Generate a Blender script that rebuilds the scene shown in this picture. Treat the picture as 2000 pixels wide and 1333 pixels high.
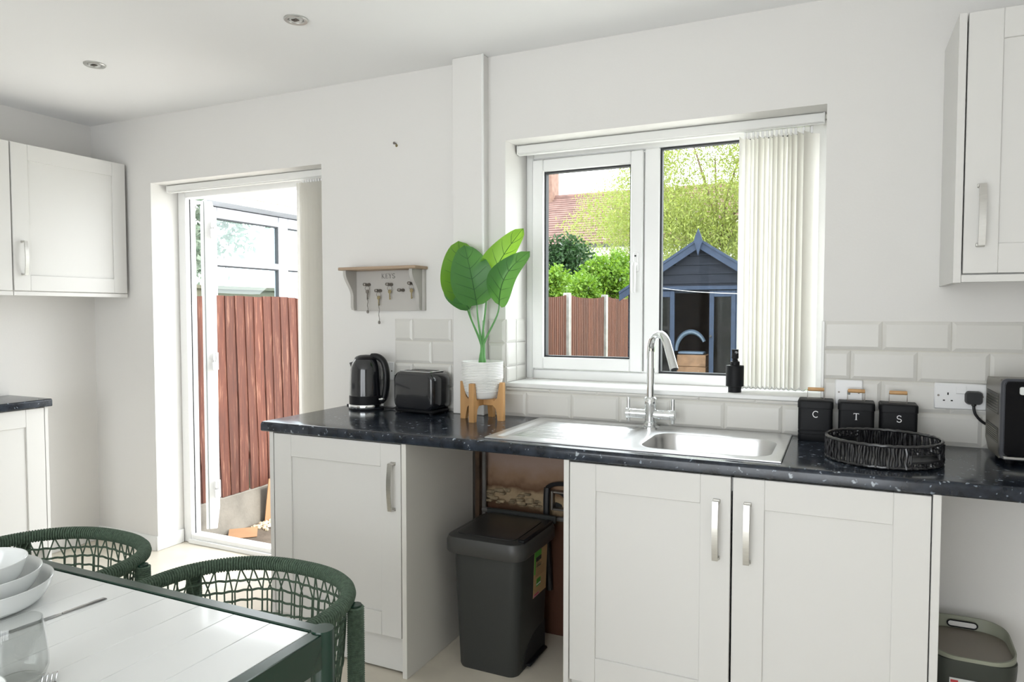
import bpy, bmesh, math, random
import numpy as np
from mathutils import Vector, Matrix
random.seed(7)
PI = math.pi
sc = bpy.context.scene
C = sc.collection
for o in list(bpy.data.objects): bpy.data.objects.remove(o)

# ------------------------------------------------------------------ camera
cd = bpy.data.cameras.new('camera'); cam = bpy.data.objects.new('camera', cd); C.objects.link(cam)
cd.sensor_width = 36; cd.lens = 1376.75 / 2000 * 36; cd.clip_start = .02; cd.clip_end = 300
cam.location = (0, -2.7052, 1.3526); cam.rotation_euler = (PI/2 - .0417, 0, .4379)
sc.camera = cam
sc.view_settings.view_transform = 'Standard'; sc.view_settings.look = 'None'
sc.view_settings.gamma = 1; sc.view_settings.use_curve_mapping = False
sc.view_settings.exposure = 0.05

# ------------------------------------------------------------------ world: bright hazy sky
w = bpy.data.worlds.new('sky'); sc.world = w; w.use_nodes = True
bg = w.node_tree.nodes['Background']; bg.inputs[0].default_value = (.93, .97, 1, 1); bg.inputs[1].default_value = 6.0
# soft hazy sun from the side of the garden
sl = bpy.data.lights.new('sun', 'SUN'); sl.energy = 6.0; sl.angle = math.radians(9); sl.color = (1, .95, .86)
so = bpy.data.objects.new('sun', sl); C.objects.link(so)
so.rotation_euler = Vector((-.80, .12, -.75)).to_track_quat('-Z', 'Y').to_euler()
# sky portals: window, garden door and the added patio opening behind the camera
def area(name, loc, direction, sx, sy, power, col=(1, 1, 1)):
    l = bpy.data.lights.new(name, 'AREA'); l.shape = 'RECTANGLE'; l.size = sx; l.size_y = sy; l.energy = power; l.color = col
    o = bpy.data.objects.new(name, l); C.objects.link(o); o.location = loc
    o.rotation_euler = Vector(direction).to_track_quat('-Z', 'Z').to_euler(); return o
def portal(loc, direction, sx, sy):
    o = area('portal', loc, direction, sx, sy, 1); o.data.cycles.is_portal = True
portal((-.68, .34, 1.56), (0, -1, 0), 1.3, 1.1)
portal((-2.89, .34, 1.03), (0, -1, 0), 1.3, 2.1)
portal((-.9, -4.75, 1.2), (0, 1, 0), 2.8, 2.2)

# ------------------------------------------------------------------ materials
MATS = {}
def mat(name, col, rough=.5, metal=0., var=0., vscale=8., bump=0., bscale=60., coat=0., stretch=None, trans=0., sheen=0., spec=.5):
    if name in MATS: return MATS[name]
    m = bpy.data.materials.new(name); m.use_nodes = True; MATS[name] = m
    nt = m.node_tree; b = nt.nodes['Principled BSDF']
    b.inputs['Roughness'].default_value = rough; b.inputs['Metallic'].default_value = metal
    b.inputs['Coat Weight'].default_value = coat; b.inputs['Coat Roughness'].default_value = .06
    b.inputs['Transmission Weight'].default_value = trans
    b.inputs['Specular IOR Level'].default_value = spec
    c = (*col, 1); b.inputs['Base Color'].default_value = c
    if var or bump:
        tc = nt.nodes.new('ShaderNodeTexCoord'); mp = nt.nodes.new('ShaderNodeMapping')
        nt.links.new(tc.outputs['Object'], mp.inputs[0])
        if stretch: mp.inputs['Scale'].default_value = stretch
    if var:
        n = nt.nodes.new('ShaderNodeTexNoise'); n.inputs['Scale'].default_value = vscale; n.inputs['Detail'].default_value = 6
        nt.links.new(mp.outputs[0], n.inputs['Vector'])
        r = nt.nodes.new('ShaderNodeValToRGB'); nt.links.new(n.outputs['Fac'], r.inputs[0])
        r.color_ramp.elements[0].position = .3; r.color_ramp.elements[1].position = .7
        r.color_ramp.elements[0].color = tuple(max(0, x*(1-var)) for x in col)+(1,)
        r.color_ramp.elements[1].color = tuple(min(1, x*(1+var*.7)) for x in col)+(1,)
        nt.links.new(r.outputs[0], b.inputs['Base Color'])
    if bump:
        n2 = nt.nodes.new('ShaderNodeTexNoise'); n2.inputs['Scale'].default_value = bscale; n2.inputs['Detail'].default_value = 4
        nt.links.new(mp.outputs[0], n2.inputs['Vector'])
        bp = nt.nodes.new('ShaderNodeBump'); bp.inputs['Strength'].default_value = bump; bp.inputs['Distance'].default_value = .01
        nt.links.new(n2.outputs['Fac'], bp.inputs['Height']); nt.links.new(bp.outputs[0], b.inputs['Normal'])
    return m
def nodes(m): return m.node_tree, m.node_tree.nodes['Principled BSDF']

WALL = mat('wall_paint', (.78, .765, .74), .85, bump=.04, bscale=140, spec=.25)
CEIL = mat('ceiling_paint', (.90, .90, .90), .9, spec=.2)
GLOSSWHITE = mat('white_gloss_paint', (.84, .84, .82), .3)
UPVC = mat('upvc', (.91, .91, .90), .25)
CAB = mat('cabinet_white', (.715, .705, .68), .42, spec=.35)
CABIN = mat('cabinet_side', (.74, .725, .68), .5, spec=.3)
TILE = mat('tile_glaze', (.70, .685, .645), .28, coat=.0, spec=.4)
GROUT = mat('grout', (.70, .68, .62), .9)
STEEL = mat('brushed_steel', (.56, .55, .52), .3, 1., var=.08, vscale=30, stretch=(1, 1, 12))
SINKST = mat('sink_steel', (.66, .66, .66), .32, 1.)
CHROME = mat('chrome', (.82, .84, .85), .06, 1.)
BLACKG = mat('black_gloss', (.010, .011, .014), .16, coat=.6, spec=.5)
BLACKM = mat('black_matt', (.007, .0075, .009), .5, spec=.22)
OVENBLK = mat('oven_door_black', (.004, .004, .005), .2, spec=.15)
BLACKP = mat('black_satin', (.009, .0095, .011), .36, spec=.35)
DGREY = mat('bin_grey', (.040, .042, .040), .5, spec=.35, bump=.05, bscale=300)
DGREYL = mat('bin_lid_grey', (.050, .050, .048), .38)
GREENF = mat('green_frame_paint', (.010, .038, .024), .22)
ROPE = mat('green_rope', (.080, .125, .085), .8, var=.3, vscale=120, bump=.4, bscale=300)
PLANK = mat('table_plank_paint', (.78, .79, .78), .28, coat=.35, var=.02, vscale=4)
CERAM = mat('white_ceramic', (.80, .82, .81), .18, coat=.3)
POT = mat('white_pot', (.84, .84, .81), .35)
BAMBOO = mat('bamboo', (.56, .31, .12), .42, var=.3, vscale=14, stretch=(1, 1, .12))
DOWEL = mat('beech_dowel', (.62, .36, .16), .45, var=.15, vscale=30)
SHELFWOOD = mat('shelf_wood', (.45, .33, .23), .6, var=.25, vscale=20, stretch=(.15, 1, 1))
TAUPE = mat('taupe_paint', (.50, .48, .45), .6)
PEWTER = mat('pewter', (.22, .20, .18), .4, .8)
BRASS = mat('old_brass', (.36, .30, .17), .35, .9)
GASKET = mat('gasket', (.02, .022, .025), .6)
SOCK = mat('socket_white', (.84, .84, .84), .3)
DARKHOLE = mat('dark_slot', (.01, .01, .01), .8)
GREYMETAL = mat('downlight_nickel', (.55, .55, .53), .35, .8)
LAMPGL = mat('lamp_glass', (.6, .61, .6), .25, .0)
LETTER = mat('white_letter', (.85, .85, .85), .5)
GREYLET = mat('grey_letter', (.14, .135, .125), .7)
CONC = mat('concrete', (.19, .175, .15), .9, var=.3, vscale=5, bump=.3, bscale=40)
CONCP = mat('concrete_post', (.25, .245, .23), .9, var=.2, vscale=9, bump=.2, bscale=60)
CARD = mat('cardboard', (.30, .165, .085), .85, var=.08, vscale=10)
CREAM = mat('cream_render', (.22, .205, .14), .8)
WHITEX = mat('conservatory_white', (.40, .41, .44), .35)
SHEDB = mat('shed_blue_paint', (.020, .032, .058), .6, spec=.25, var=.15, vscale=14)
SHEDD = mat('shed_dark_boards', (.014, .017, .024), .8, spec=.15, var=.35, vscale=10, stretch=(.3, 1, 6))
SHEDIN = mat('shed_inside', (.05, .035, .028), .8, var=.3, vscale=8)
FELT = mat('roof_felt', (.05, .055, .06), .9)
BRICK = mat('house_brick', (.17, .10, .075), .9, var=.25, vscale=4)
ROOFT = mat('roof_tile_red', (.155, .088, .075), .85, var=.3, vscale=2.5)
BARK = mat('bark', (.16, .11, .075), .9, var=.3, vscale=8, bump=.5, bscale=25)
LAWN = mat('lawn', (.06, .10, .025), .9, var=.4, vscale=6, bump=.5, bscale=40)
PATH = mat('path_dirt', (.10, .078, .058), .95, var=.35, vscale=7, bump=.5, bscale=50)
PIPE = mat('old_pipe_grey', (.14, .13, .12), .6, var=.3, vscale=12)
CABLE = mat('black_cable', (.012, .012, .013), .45)
RED = mat('label_red', (.55, .05, .06), .5); BLUEL = mat('label_blue', (.06, .06, .32), .5); GREENL = mat('label_green', (.10, .36, .05), .5)
GREYL = mat('label_grey', (.22, .24, .24), .5); PAPER = mat('label_paper', (.72, .74, .72), .5); KRAFT = mat('label_kraft', (.50, .33, .16), .7)
PINKL = mat('label_pink', (.55, .28, .32), .6); BLACKL = mat('label_black', (.02, .025, .015), .6)
SAGE = mat('sage_plastic', (.30, .31, .24), .45); DGREEN = mat('bin_dark_green_grey', (.040, .046, .038), .42)
TRAYTOP = mat('lid_taupe', (.27, .235, .19), .4)
WICK = mat('black_wicker', (.012, .012, .014), .3, coat=.4)
MWSIDE = mat('microwave_side', (.16, .145, .115), .35, .5)
MWTOP = MWSIDE
CUTLERY = mat('cutlery_steel', (.45, .45, .45), .18, 1.)
HOOP = mat('pale_blue_plastic', (.16, .22, .30), .4)
CRATE = mat('crate_wood', (.26, .15, .085), .7, var=.25, vscale=12)
PAVE = mat('bounce_paving', (.72, .70, .66), .85, var=.1, vscale=3)  # kept pale so the added paving throws daylight indoors
LINE = mat('washing_line_white', (.5, .5, .5), .6)

# floor: cream stone-effect vinyl
FLOOR = mat('floor_vinyl', (.76, .70, .59), .35, var=.16, vscale=3.2)
# worktop: dark laminate with grey chips
WT = mat('worktop_laminate', (.02, .024, .03), .17, coat=.0, spec=.5)
nt, b = nodes(WT)
tc = nt.nodes.new('ShaderNodeTexCoord')
base = nt.nodes.new('ShaderNodeTexNoise'); base.inputs['Scale'].default_value = 22; base.inputs['Detail'].default_value = 5
nt.links.new(tc.outputs['Object'], base.inputs['Vector'])
r0 = nt.nodes.new('ShaderNodeValToRGB'); nt.links.new(base.outputs['Fac'], r0.inputs[0])
r0.color_ramp.elements[0].position = .35; r0.color_ramp.elements[0].color = (.006, .009, .015, 1)
r0.color_ramp.elements[1].position = .72; r0.color_ramp.elements[1].color = (.030, .039, .056, 1)  # bluish tint puts the sky's reflection into the base colour
prev = r0.outputs[0]
for sc_, lo, hi, cc in ((30, .12, .22, (.36, .40, .44, 1)), (58, .14, .26, (.20, .24, .29, 1))):
    mp = nt.nodes.new('ShaderNodeMapping'); mp.inputs['Scale'].default_value = (1, 1.3, 1); mp.inputs['Rotation'].default_value = (.2, .3, .8)
    dn = nt.nodes.new('ShaderNodeTexNoise'); dn.inputs['Scale'].default_value = 55; dn.inputs['Detail'].default_value = 2
    nt.links.new(tc.outputs['Object'], dn.inputs['Vector'])
    ad = nt.nodes.new('ShaderNodeMixRGB'); ad.blend_type = 'ADD'; ad.inputs[0].default_value = .035
    nt.links.new(tc.outputs['Object'], ad.inputs[1]); nt.links.new(dn.outputs['Color'], ad.inputs[2]); nt.links.new(ad.outputs[0], mp.inputs[0])
    vo = nt.nodes.new('ShaderNodeTexVoronoi'); vo.inputs['Scale'].default_value = sc_; nt.links.new(mp.outputs[0], vo.inputs['Vector'])
    sepc = nt.nodes.new('ShaderNodeSeparateColor'); nt.links.new(vo.outputs['Color'], sepc.inputs[0])
    gt = nt.nodes.new('ShaderNodeMath'); gt.operation = 'GREATER_THAN'; gt.inputs[1].default_value = .62; nt.links.new(sepc.outputs[0], gt.inputs[0])
    rp = nt.nodes.new('ShaderNodeValToRGB'); nt.links.new(vo.outputs['Distance'], rp.inputs[0])
    rp.color_ramp.elements[0].position = lo; rp.color_ramp.elements[0].color = (1, 1, 1, 1)
    rp.color_ramp.elements[1].position = hi; rp.color_ramp.elements[1].color = (0, 0, 0, 1)
    mu = nt.nodes.new('ShaderNodeMath'); mu.operation = 'MULTIPLY'; nt.links.new(rp.outputs[0], mu.inputs[0]); nt.links.new(gt.outputs[0], mu.inputs[1])
    mx = nt.nodes.new('ShaderNodeMixRGB'); nt.links.new(mu.outputs[0], mx.inputs[0]); nt.links.new(prev, mx.inputs[1]); mx.inputs[2].default_value = cc
    prev = mx.outputs[0]
nt.links.new(prev, b.inputs['Base Color'])

def wood_paint(name, c1, c2, c3):
    m = mat(name, c1, .75); nt, b = nodes(m)
    tc = nt.nodes.new('ShaderNodeTexCoord'); oi = nt.nodes.new('ShaderNodeObjectInfo')
    mp = nt.nodes.new('ShaderNodeMapping'); mp.inputs['Scale'].default_value = (30, 30, 2.2)
    nt.links.new(tc.outputs['Object'], mp.inputs[0])
    cx = nt.nodes.new('ShaderNodeCombineXYZ'); ml = nt.nodes.new('ShaderNodeMath'); ml.operation = 'MULTIPLY'; ml.inputs[1].default_value = 37
    nt.links.new(oi.outputs['Random'], ml.inputs[0]); nt.links.new(ml.outputs[0], cx.inputs[0]); nt.links.new(cx.outputs[0], mp.inputs['Location'])
    n = nt.nodes.new('ShaderNodeTexNoise'); n.inputs['Scale'].default_value = 1.6; n.inputs['Detail'].default_value = 8; n.inputs['Roughness'].default_value = .65
    nt.links.new(mp.outputs[0], n.inputs['Vector'])
    r = nt.nodes.new('ShaderNodeValToRGB'); nt.links.new(n.outputs['Fac'], r.inputs[0])
    e = r.color_ramp.elements; e[0].position = .3; e[0].color = (*c2, 1); e[1].position = .56; e[1].color = (*c1, 1)
    x = e.new(.68); x.color = (*c3, 1)
    hv = nt.nodes.new('ShaderNodeHueSaturation'); nt.links.new(r.outputs[0], hv.inputs['Color'])
    mr = nt.nodes.new('ShaderNodeMapRange'); mr.inputs[3].default_value = .8; mr.inputs[4].default_value = 1.15
    nt.links.new(oi.outputs['Random'], mr.inputs[0]); nt.links.new(mr.outputs[0], hv.inputs['Value'])
    nt.links.new(hv.outputs[0], b.inputs['Base Color']); return m
FENCE = wood_paint('fence_weathered', (.088, .026, .014), (.048, .014, .008), (.20, .10, .066))
FENCE2 = wood_paint('fence_garden', (.088, .027, .012), (.045, .013, .006), (.12, .048, .025))

# thin clear glass: transparent with a fresnel reflection
def glass(name, tint, refl=1.0, rough=0.0):
    m = bpy.data.materials.new(name); m.use_nodes = True; nt = m.node_tree; nt.nodes.clear(); MATS[name] = m
    o = nt.nodes.new('ShaderNodeOutputMaterial'); t = nt.nodes.new('ShaderNodeBsdfTransparent'); g = nt.nodes.new('ShaderNodeBsdfGlossy')
    t.inputs[0].default_value = (*tint, 1); g.inputs['Roughness'].default_value = rough
    f = nt.nodes.new('ShaderNodeLayerWeight'); f.inputs[0].default_value = .5
    pw = nt.nodes.new('ShaderNodeMath'); pw.operation = 'POWER'; pw.inputs[1].default_value = 5; nt.links.new(f.outputs['Facing'], pw.inputs[0])
    k = nt.nodes.new('ShaderNodeMath'); k.operation = 'MULTIPLY_ADD'; k.inputs[1].default_value = .9*refl; k.inputs[2].default_value = .035*refl; nt.links.new(pw.outputs[0], k.inputs[0])
    mx = nt.nodes.new('ShaderNodeMixShader'); nt.links.new(k.outputs[0], mx.inputs[0]); nt.links.new(t.outputs[0], mx.inputs[1]); nt.links.new(g.outputs[0], mx.inputs[2])
    nt.links.new(mx.outputs[0], o.inputs[0]); return m
GLASS = glass('window_glass', (.97, .985, .98), .04)
CONSGL = glass('conservatory_glass', (.86, .93, .95), 1.6)
SHEDGL = glass('shed_glass', (.62, .64, .64), .5)
SMOKE = glass('smoked_tumbler_glass', (.88, .887, .882), 1.2)

# fabric / leaf materials that let light through
def translucent(name, col, tcol, k, var=None, rough=.6):
    m = mat(name, col, rough); nt, b = nodes(m); out = nt.nodes['Material Output']
    t = nt.nodes.new('ShaderNodeBsdfTranslucent'); t.inputs[0].default_value = (*tcol, 1)
    mx = nt.nodes.new('ShaderNodeMixShader'); mx.inputs[0].default_value = k
    nt.links.new(b.outputs[0], mx.inputs[1]); nt.links.new(t.outputs[0], mx.inputs[2]); nt.links.new(mx.outputs[0], out.inputs[0])
    if var:
        g = nt.nodes.new('ShaderNodeNewGeometry'); r = nt.nodes.new('ShaderNodeValToRGB'); nt.links.new(g.outputs['Random Per Island'], r.inputs[0])
        el = r.color_ramp.elements
        for i, cc in enumerate(var):
            p = i/(len(var)-1)
            e = el[0] if i == 0 else (el[1] if i == len(var)-1 else el.new(p)); e.position = p; e.color = (*cc, 1)
        nt.links.new(r.outputs[0], b.inputs['Base Color']); nt.links.new(r.outputs[0], t.inputs[0])
    return m
SLAT = translucent('blind_fabric', (.84, .83, .80), (.90, .885, .845), .52, rough=.8)
PLEAF = translucent('plant_leaf', (.062, .20, .060), (.19, .42, .06), .32, rough=.38)
PLEAF2 = translucent('plant_leaf_young', (.09, .27, .045), (.42, .72, .05), .42, rough=.4)
VEIN = mat('leaf_vein', (.035, .12, .03), .5)
STEM = mat('plant_stem', (.10, .30, .08), .5)
WILLOW = translucent('willow_leaves', (.4, .5, .1), (.5, .6, .1), .45, [(.24, .28, .045), (.42, .44, .085), (.33, .37, .085), (.48, .44, .11), (.24, .29, .08)])
LIME = translucent('lime_leaves', (.4, .6, .05), (.5, .7, .05), .45, [(.15, .26, .016), (.28, .35, .025), (.09, .19, .018)])
DKLEAF = translucent('dark_leaves', (.1, .25, .05), (.2, .4, .08), .35, [(.03, .078, .018), (.07, .14, .034), (.02, .052, .018)])
PALELEAF = translucent('pale_leaves', (.3, .45, .3), (.4, .5, .35), .4, [(.11, .16, .11), (.18, .21, .16)])

# ------------------------------------------------------------------ mesh builders
class MB:
    def __init__(s): s.v = []; s.f = []
    def add(s, vs, fs):
        n = len(s.v); s.v += [tuple(x) for x in vs]; s.f += [tuple(i+n for i in f) for f in fs]; return s
    def box(s, x0, x1, y0, y1, z0, z1, b=0.0):
        if x0 > x1: x0, x1 = x1, x0
        if y0 > y1: y0, y1 = y1, y0
        if z0 > z1: z0, z1 = z1, z0
        if b <= 0:
            vs = [(x, y, z) for z in (z0, z1) for y in (y0, y1) for x in (x0, x1)]
            return s.add(vs, [(0, 2, 3, 1), (4, 5, 7, 6), (0, 1, 5, 4), (2, 6, 7, 3), (0, 4, 6, 2), (1, 3, 7, 5)])
        lo = (x0, y0, z0); hi = (x1, y1, z1); vs = []; ix = {}
        b = min(b, *(.49*(hi[i]-lo[i]) for i in range(3)))
        for sx in (0, 1):
            for sy in (0, 1):
                for sz in (0, 1):
                    sg = (sx, sy, sz)
                    for a in range(3):
                        p = [(hi[i] if sg[i] else lo[i]) + (0 if i == a else (-b if sg[i] else b)) for i in range(3)]
                        ix[(sg, a)] = len(vs); vs.append(tuple(p))
        fs = []
        cyc = [(0, 0), (1, 0), (1, 1), (0, 1)]
        def sg(a, sa, o1, v1, o2, v2):
            r = [0, 0, 0]; r[a] = sa; r[o1] = v1; r[o2] = v2; return tuple(r)
        for a in range(3):
            o1, o2 = [i for i in range(3) if i != a]
            for sa in (0, 1): fs.append([ix[(sg(a, sa, o1, p, o2, q), a)] for p, q in cyc])
        for c in range(3):
            a, d = [i for i in range(3) if i != c]
            for sa in (0, 1):
                for sd in (0, 1):
                    g0 = sg(c, 0, a, sa, d, sd); g1 = sg(c, 1, a, sa, d, sd)
                    fs.append([ix[(g0, a)], ix[(g1, a)], ix[(g1, d)], ix[(g0, d)]])
        for sx in (0, 1):
            for sy in (0, 1):
                for sz in (0, 1): fs.append([ix[((sx, sy, sz), a)] for a in range(3)])
        return s.add(vs, fs)
    def tube(s, pts, r, seg=10, closed=False, cap=True, flat=1.0):
        P = [Vector(p) for p in pts]; n = len(P)
        R = r if isinstance(r, (list, tuple)) else [r]*n
        vs = []; fs = []; up = None
        for i in range(n):
            a = P[(i-1) % n] if (closed or i > 0) else P[i]; c = P[(i+1) % n] if (closed or i < n-1) else P[i]
            t = (c-a).normalized()
            if up is None:
                up = Vector((0, 0, 1)) if abs(t.z) < .9 else Vector((1, 0, 0))
            u = (up - t*up.dot(t))
            u = u.normalized() if u.length > 1e-6 else t.orthogonal().normalized()
            up = u; v = t.cross(u)
            for k in range(seg):
                g = 2*PI*k/seg; vs.append(P[i] + R[i]*(u*math.cos(g) + v*math.sin(g)*flat))
        m = n if closed else n-1
        for i in range(m):
            j = (i+1) % n
            for k in range(seg):
                l = (k+1) % seg; fs.append((i*seg+k, i*seg+l, j*seg+l, j*seg+k))
        if cap and not closed:
            fs.append(tuple(range(seg))); fs.append(tuple((n-1)*seg+k for k in range(seg)))
        return s.add(vs, fs)
    def lathe(s, prof, c=(0, 0, 0), seg=32, sx=1, sy=1, axis='z'):
        vs = []; fs = []
        for r, z in prof:
            for k in range(seg):
                g = 2*PI*k/seg; x, y = r*math.cos(g)*sx, r*math.sin(g)*sy
                if axis == 'z': vs.append((c[0]+x, c[1]+y, c[2]+z))
                elif axis == 'y': vs.append((c[0]+x, c[1]+z, c[2]+y))
                else: vs.append((c[0]+z, c[1]+x, c[2]+y))
        for i in range(len(prof)-1):
            for k in range(seg):
                l = (k+1) % seg; fs.append((i*seg+k, i*seg+l, (i+1)*seg+l, (i+1)*seg+k))
        if prof[0][0] > 1e-5: fs.append(tuple(range(seg)))
        if prof[-1][0] > 1e-5: fs.append(tuple((len(prof)-1)*seg+k for k in range(seg)))
        return s.add(vs, fs)
    def prism(s, poly, axis, a, b):
        n = len(poly)
        def P(p, q):
            return (q, p[0], p[1]) if axis == 'x' else ((p[0], q, p[1]) if axis == 'y' else (p[0], p[1], q))
        vs = [P(p, a) for p in poly] + [P(p, b) for p in poly]
        fs = [tuple(range(n)), tuple(range(2*n-1, n-1, -1))] + [(i, (i+1) % n, n+(i+1) % n, n+i) for i in range(n)]
        return s.add(vs, fs)
    def loft(s, loops, cap=(True, True), closed=True):
        n = len(loops[0]); vs = [p for l in loops for p in l]; fs = []
        for i in range(len(loops)-1):
            for k in range(n if closed else n-1):
                l = (k+1) % n; fs.append((i*n+k, i*n+l, (i+1)*n+l, (i+1)*n+k))
        if cap[0]: fs.append(tuple(range(n)))
        if cap[1]: fs.append(tuple((len(loops)-1)*n+k for k in range(n)))
        return s.add(vs, fs)
    def grid(s, fn, nu, nv):
        vs = [fn(i/nu, j/nv) for i in range(nu+1) for j in range(nv+1)]
        fs = [(i*(nv+1)+j, i*(nv+1)+j+1, (i+1)*(nv+1)+j+1, (i+1)*(nv+1)+j) for i in range(nu) for j in range(nv)]
        return s.add(vs, fs)
    def xf(s, M):
        s.v = [tuple(M @ Vector(p)) for p in s.v]; return s

def rrect(x0, x1, y0, y1, r, n=6):
    out = []
    for cx, cy, a0 in ((x1-r, y1-r, 0), (x0+r, y1-r, PI/2), (x0+r, y0+r, PI), (x1-r, y0+r, 1.5*PI)):
        for k in range(n+1):
            g = a0 + PI/2*k/n; out.append((cx+r*math.cos(g), cy+r*math.sin(g)))
    return out
def bez(p0, p1, p2, p3, n=12):
    p0, p1, p2, p3 = map(Vector, (p0, p1, p2, p3))
    return [p0*(1-t)**3 + p1*3*t*(1-t)**2 + p2*3*t*t*(1-t) + p3*t**3 for t in (i/n for i in range(n+1))]
def catmull(pts, n=8, closed=False):
    P = [Vector(p) for p in pts]; m = len(P); out = []
    for i in range(m if closed else m-1):
        g = lambda j: P[j % m] if closed else P[max(0, min(m-1, j))]
        a, b, c, d = g(i-1), g(i), g(i+1), g(i+2)
        for k in range(n):
            t = k/n; out.append(.5*((2*b) + (c-a)*t + (2*a-5*b+4*c-d)*t*t + (3*b-a-3*c+d)*t**3))
    if not closed: out.append(P[-1])
    return out

ROOT = {}
def tag(o, label=None, cat=None, group=None, kind=None):
    if label: o['label'] = label
    if cat: o['category'] = cat
    if group: o['group'] = group
    if kind: o['kind'] = kind
    return o
def thing(name, label, cat, loc=(0, 0, 0), group=None, kind=None, rz=0):
    o = bpy.data.objects.new(name, None); C.objects.link(o); o.location = loc; o.rotation_euler = (0, 0, rz); o.empty_display_size = .05
    ROOT[o] = Vector(loc); return tag(o, label, cat, group, kind)
def obj(name, mb, m, parent=None, label=None, cat=None, group=None, kind=None, local=False, smooth=40, fix=True, extra=None):
    me = bpy.data.meshes.new(name)
    vs = mb.v
    if parent is not None:
        off = Vector((0, 0, 0)) if local else ROOT[parent]
    else:
        A = np.array(vs); off = Vector(((A[:, 0].min()+A[:, 0].max())/2, (A[:, 1].min()+A[:, 1].max())/2, A[:, 2].min()))
    vs = [(p[0]-off[0], p[1]-off[1], p[2]-off[2]) for p in vs]
    me.from_pydata(vs, [], mb.f)
    if fix:
        bm = bmesh.new(); bm.from_mesh(me); bmesh.ops.recalc_face_normals(bm, faces=bm.faces); bm.to_mesh(me); bm.free()
    if smooth:
        me.shade_smooth(); me.set_sharp_from_angle(angle=math.radians(smooth))
    me.materials.append(m)
    for x in (extra or []): me.materials.append(x)
    o = bpy.data.objects.new(name, me); C.objects.link(o)
    if parent is not None: o.parent = parent; ROOT[o] = Vector((0, 0, 0)) if local else ROOT[parent]
    else: o.location = off; ROOT[o] = off
    return tag(o, label, cat, group, kind)
def dup(o, parent=None, loc=None, rz=None, label=None):
    c = o.copy(); C.objects.link(c)
    if parent is not None: c.parent = parent
    if loc is not None: c.location = loc
    if rz is not None: c.rotation_euler = (0, 0, rz)
    if label: c['label'] = label
    for ch in list(o.children): dup(ch, c)
    return c

# ------------------------------------------------------------------ room shell
XL, XR, YB, ZC = -3.985, 1.75, -4.55, 2.43
WT0 = .28                                   # outer face of the back wall
wx0, wx1, wz0, wz1 = -1.297, -.06, 1.03, 2.073
dx0, dx1, dz1 = -3.487, -2.29, 2.065
YL = .015                                   # plane of the wall part by the door
m = MB(); m.box(XL-.15, XR+.15, YB-.15, WT0, -.12, 0)
obj('floor', m, FLOOR, kind='structure')
m = MB(); m.box(XL-.15, XR+.15, YB-.15, WT0, ZC, ZC+.12)
ceiling = obj('ceiling', m, CEIL, kind='structure')
m = MB(); XS = -1.46
m.box(XL-.15, dx0, YL, WT0, 0, ZC); m.box(dx0, dx1, YL, WT0, dz1, ZC); m.box(dx1, XS, YL, WT0, 0, ZC)
m.box(XS, wx0, 0, WT0, 0, ZC); m.box(wx0, wx1, 0, WT0, 0, wz0); m.box(wx0, wx1, 0, WT0, wz1, ZC); m.box(wx1, XR+.15, 0, WT0, 0, ZC)
wall_back = obj('wall_back', m, WALL, kind='structure')
m = MB(); m.box(XL-.15, XL, YB-.15, YL, 0, ZC); obj('wall_left', m, WALL, kind='structure')
m = MB(); m.box(XR, XR+.15, YB-.15, 0, 0, ZC); obj('wall_right', m, WALL, kind='structure')
m = MB(); m.box(XL, -2.25, YB-.15, YB, 0, ZC); m.box(.45, XR, YB-.15, YB, 0, ZC); m.box(-2.25, .45, YB-.15, YB, 2.28, ZC); m.box(-2.25, .45, YB-.15, YB, 0, .12)  # wide opening added to let sky light in from behind
obj('wall_rear', m, WALL, kind='structure')
# pipe boxing
m = MB(); m.box(-1.525, -1.378, -.052, .015, .9105, ZC, .003); obj('trim_1', m, WALL, kind='structure')
m = MB(); m.tube([(-1.378, -.052, .912), (-1.378, -.052, ZC-.002)], .006, 8); obj('trim_2', m, GLOSSWHITE, kind='structure')
# baseboards
m = MB(); m.prism([(YL, 0), (YL-.014, 0), (YL-.014, .07), (YL-.006, .08), (YL, .08)], 'x', XL, dx0-.0005)
obj('baseboard_back', m, GLOSSWHITE, kind='structure')
m = MB(); m.box(dx0, dx0+.012, YL-.014, .182, 0, .08, .003); obj('baseboard_reveal', m, GLOSSWHITE, kind='structure')
m = MB(); m.box(XL, XL+.014, YB, -.02, 0, .08, .003); obj('baseboard_left', m, GLOSSWHITE, kind='structure')
# window board
m = MB(); m.box(wx0+.001, wx1-.001, -.006, .22, 1.03, 1.05, .004); obj('trim_3', m, GLOSSWHITE, kind='structure')

# added patio doors, unseen behind the camera, there to light the room
t = thing('window_added', 'added white framed patio doors, unseen, lighting the room from behind', None, (-.9, YB-.08, .12), kind='structure')
for a, b_ in ((-2.25, -2.18), (-1.40, -1.32), (-.94, -.86), (-.48, -.40), (.38, .45)):
    m = MB(); m.box(a, b_, YB-.11, YB-.05, .12, 2.28, .004); obj('frame', m, UPVC, t)
for a, b_ in ((.12, .2), (2.2, 2.28)):
    m = MB(); m.box(-2.18, .38, YB-.105, YB-.055, a, b_, .004); obj('frame', m, UPVC, t)

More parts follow.
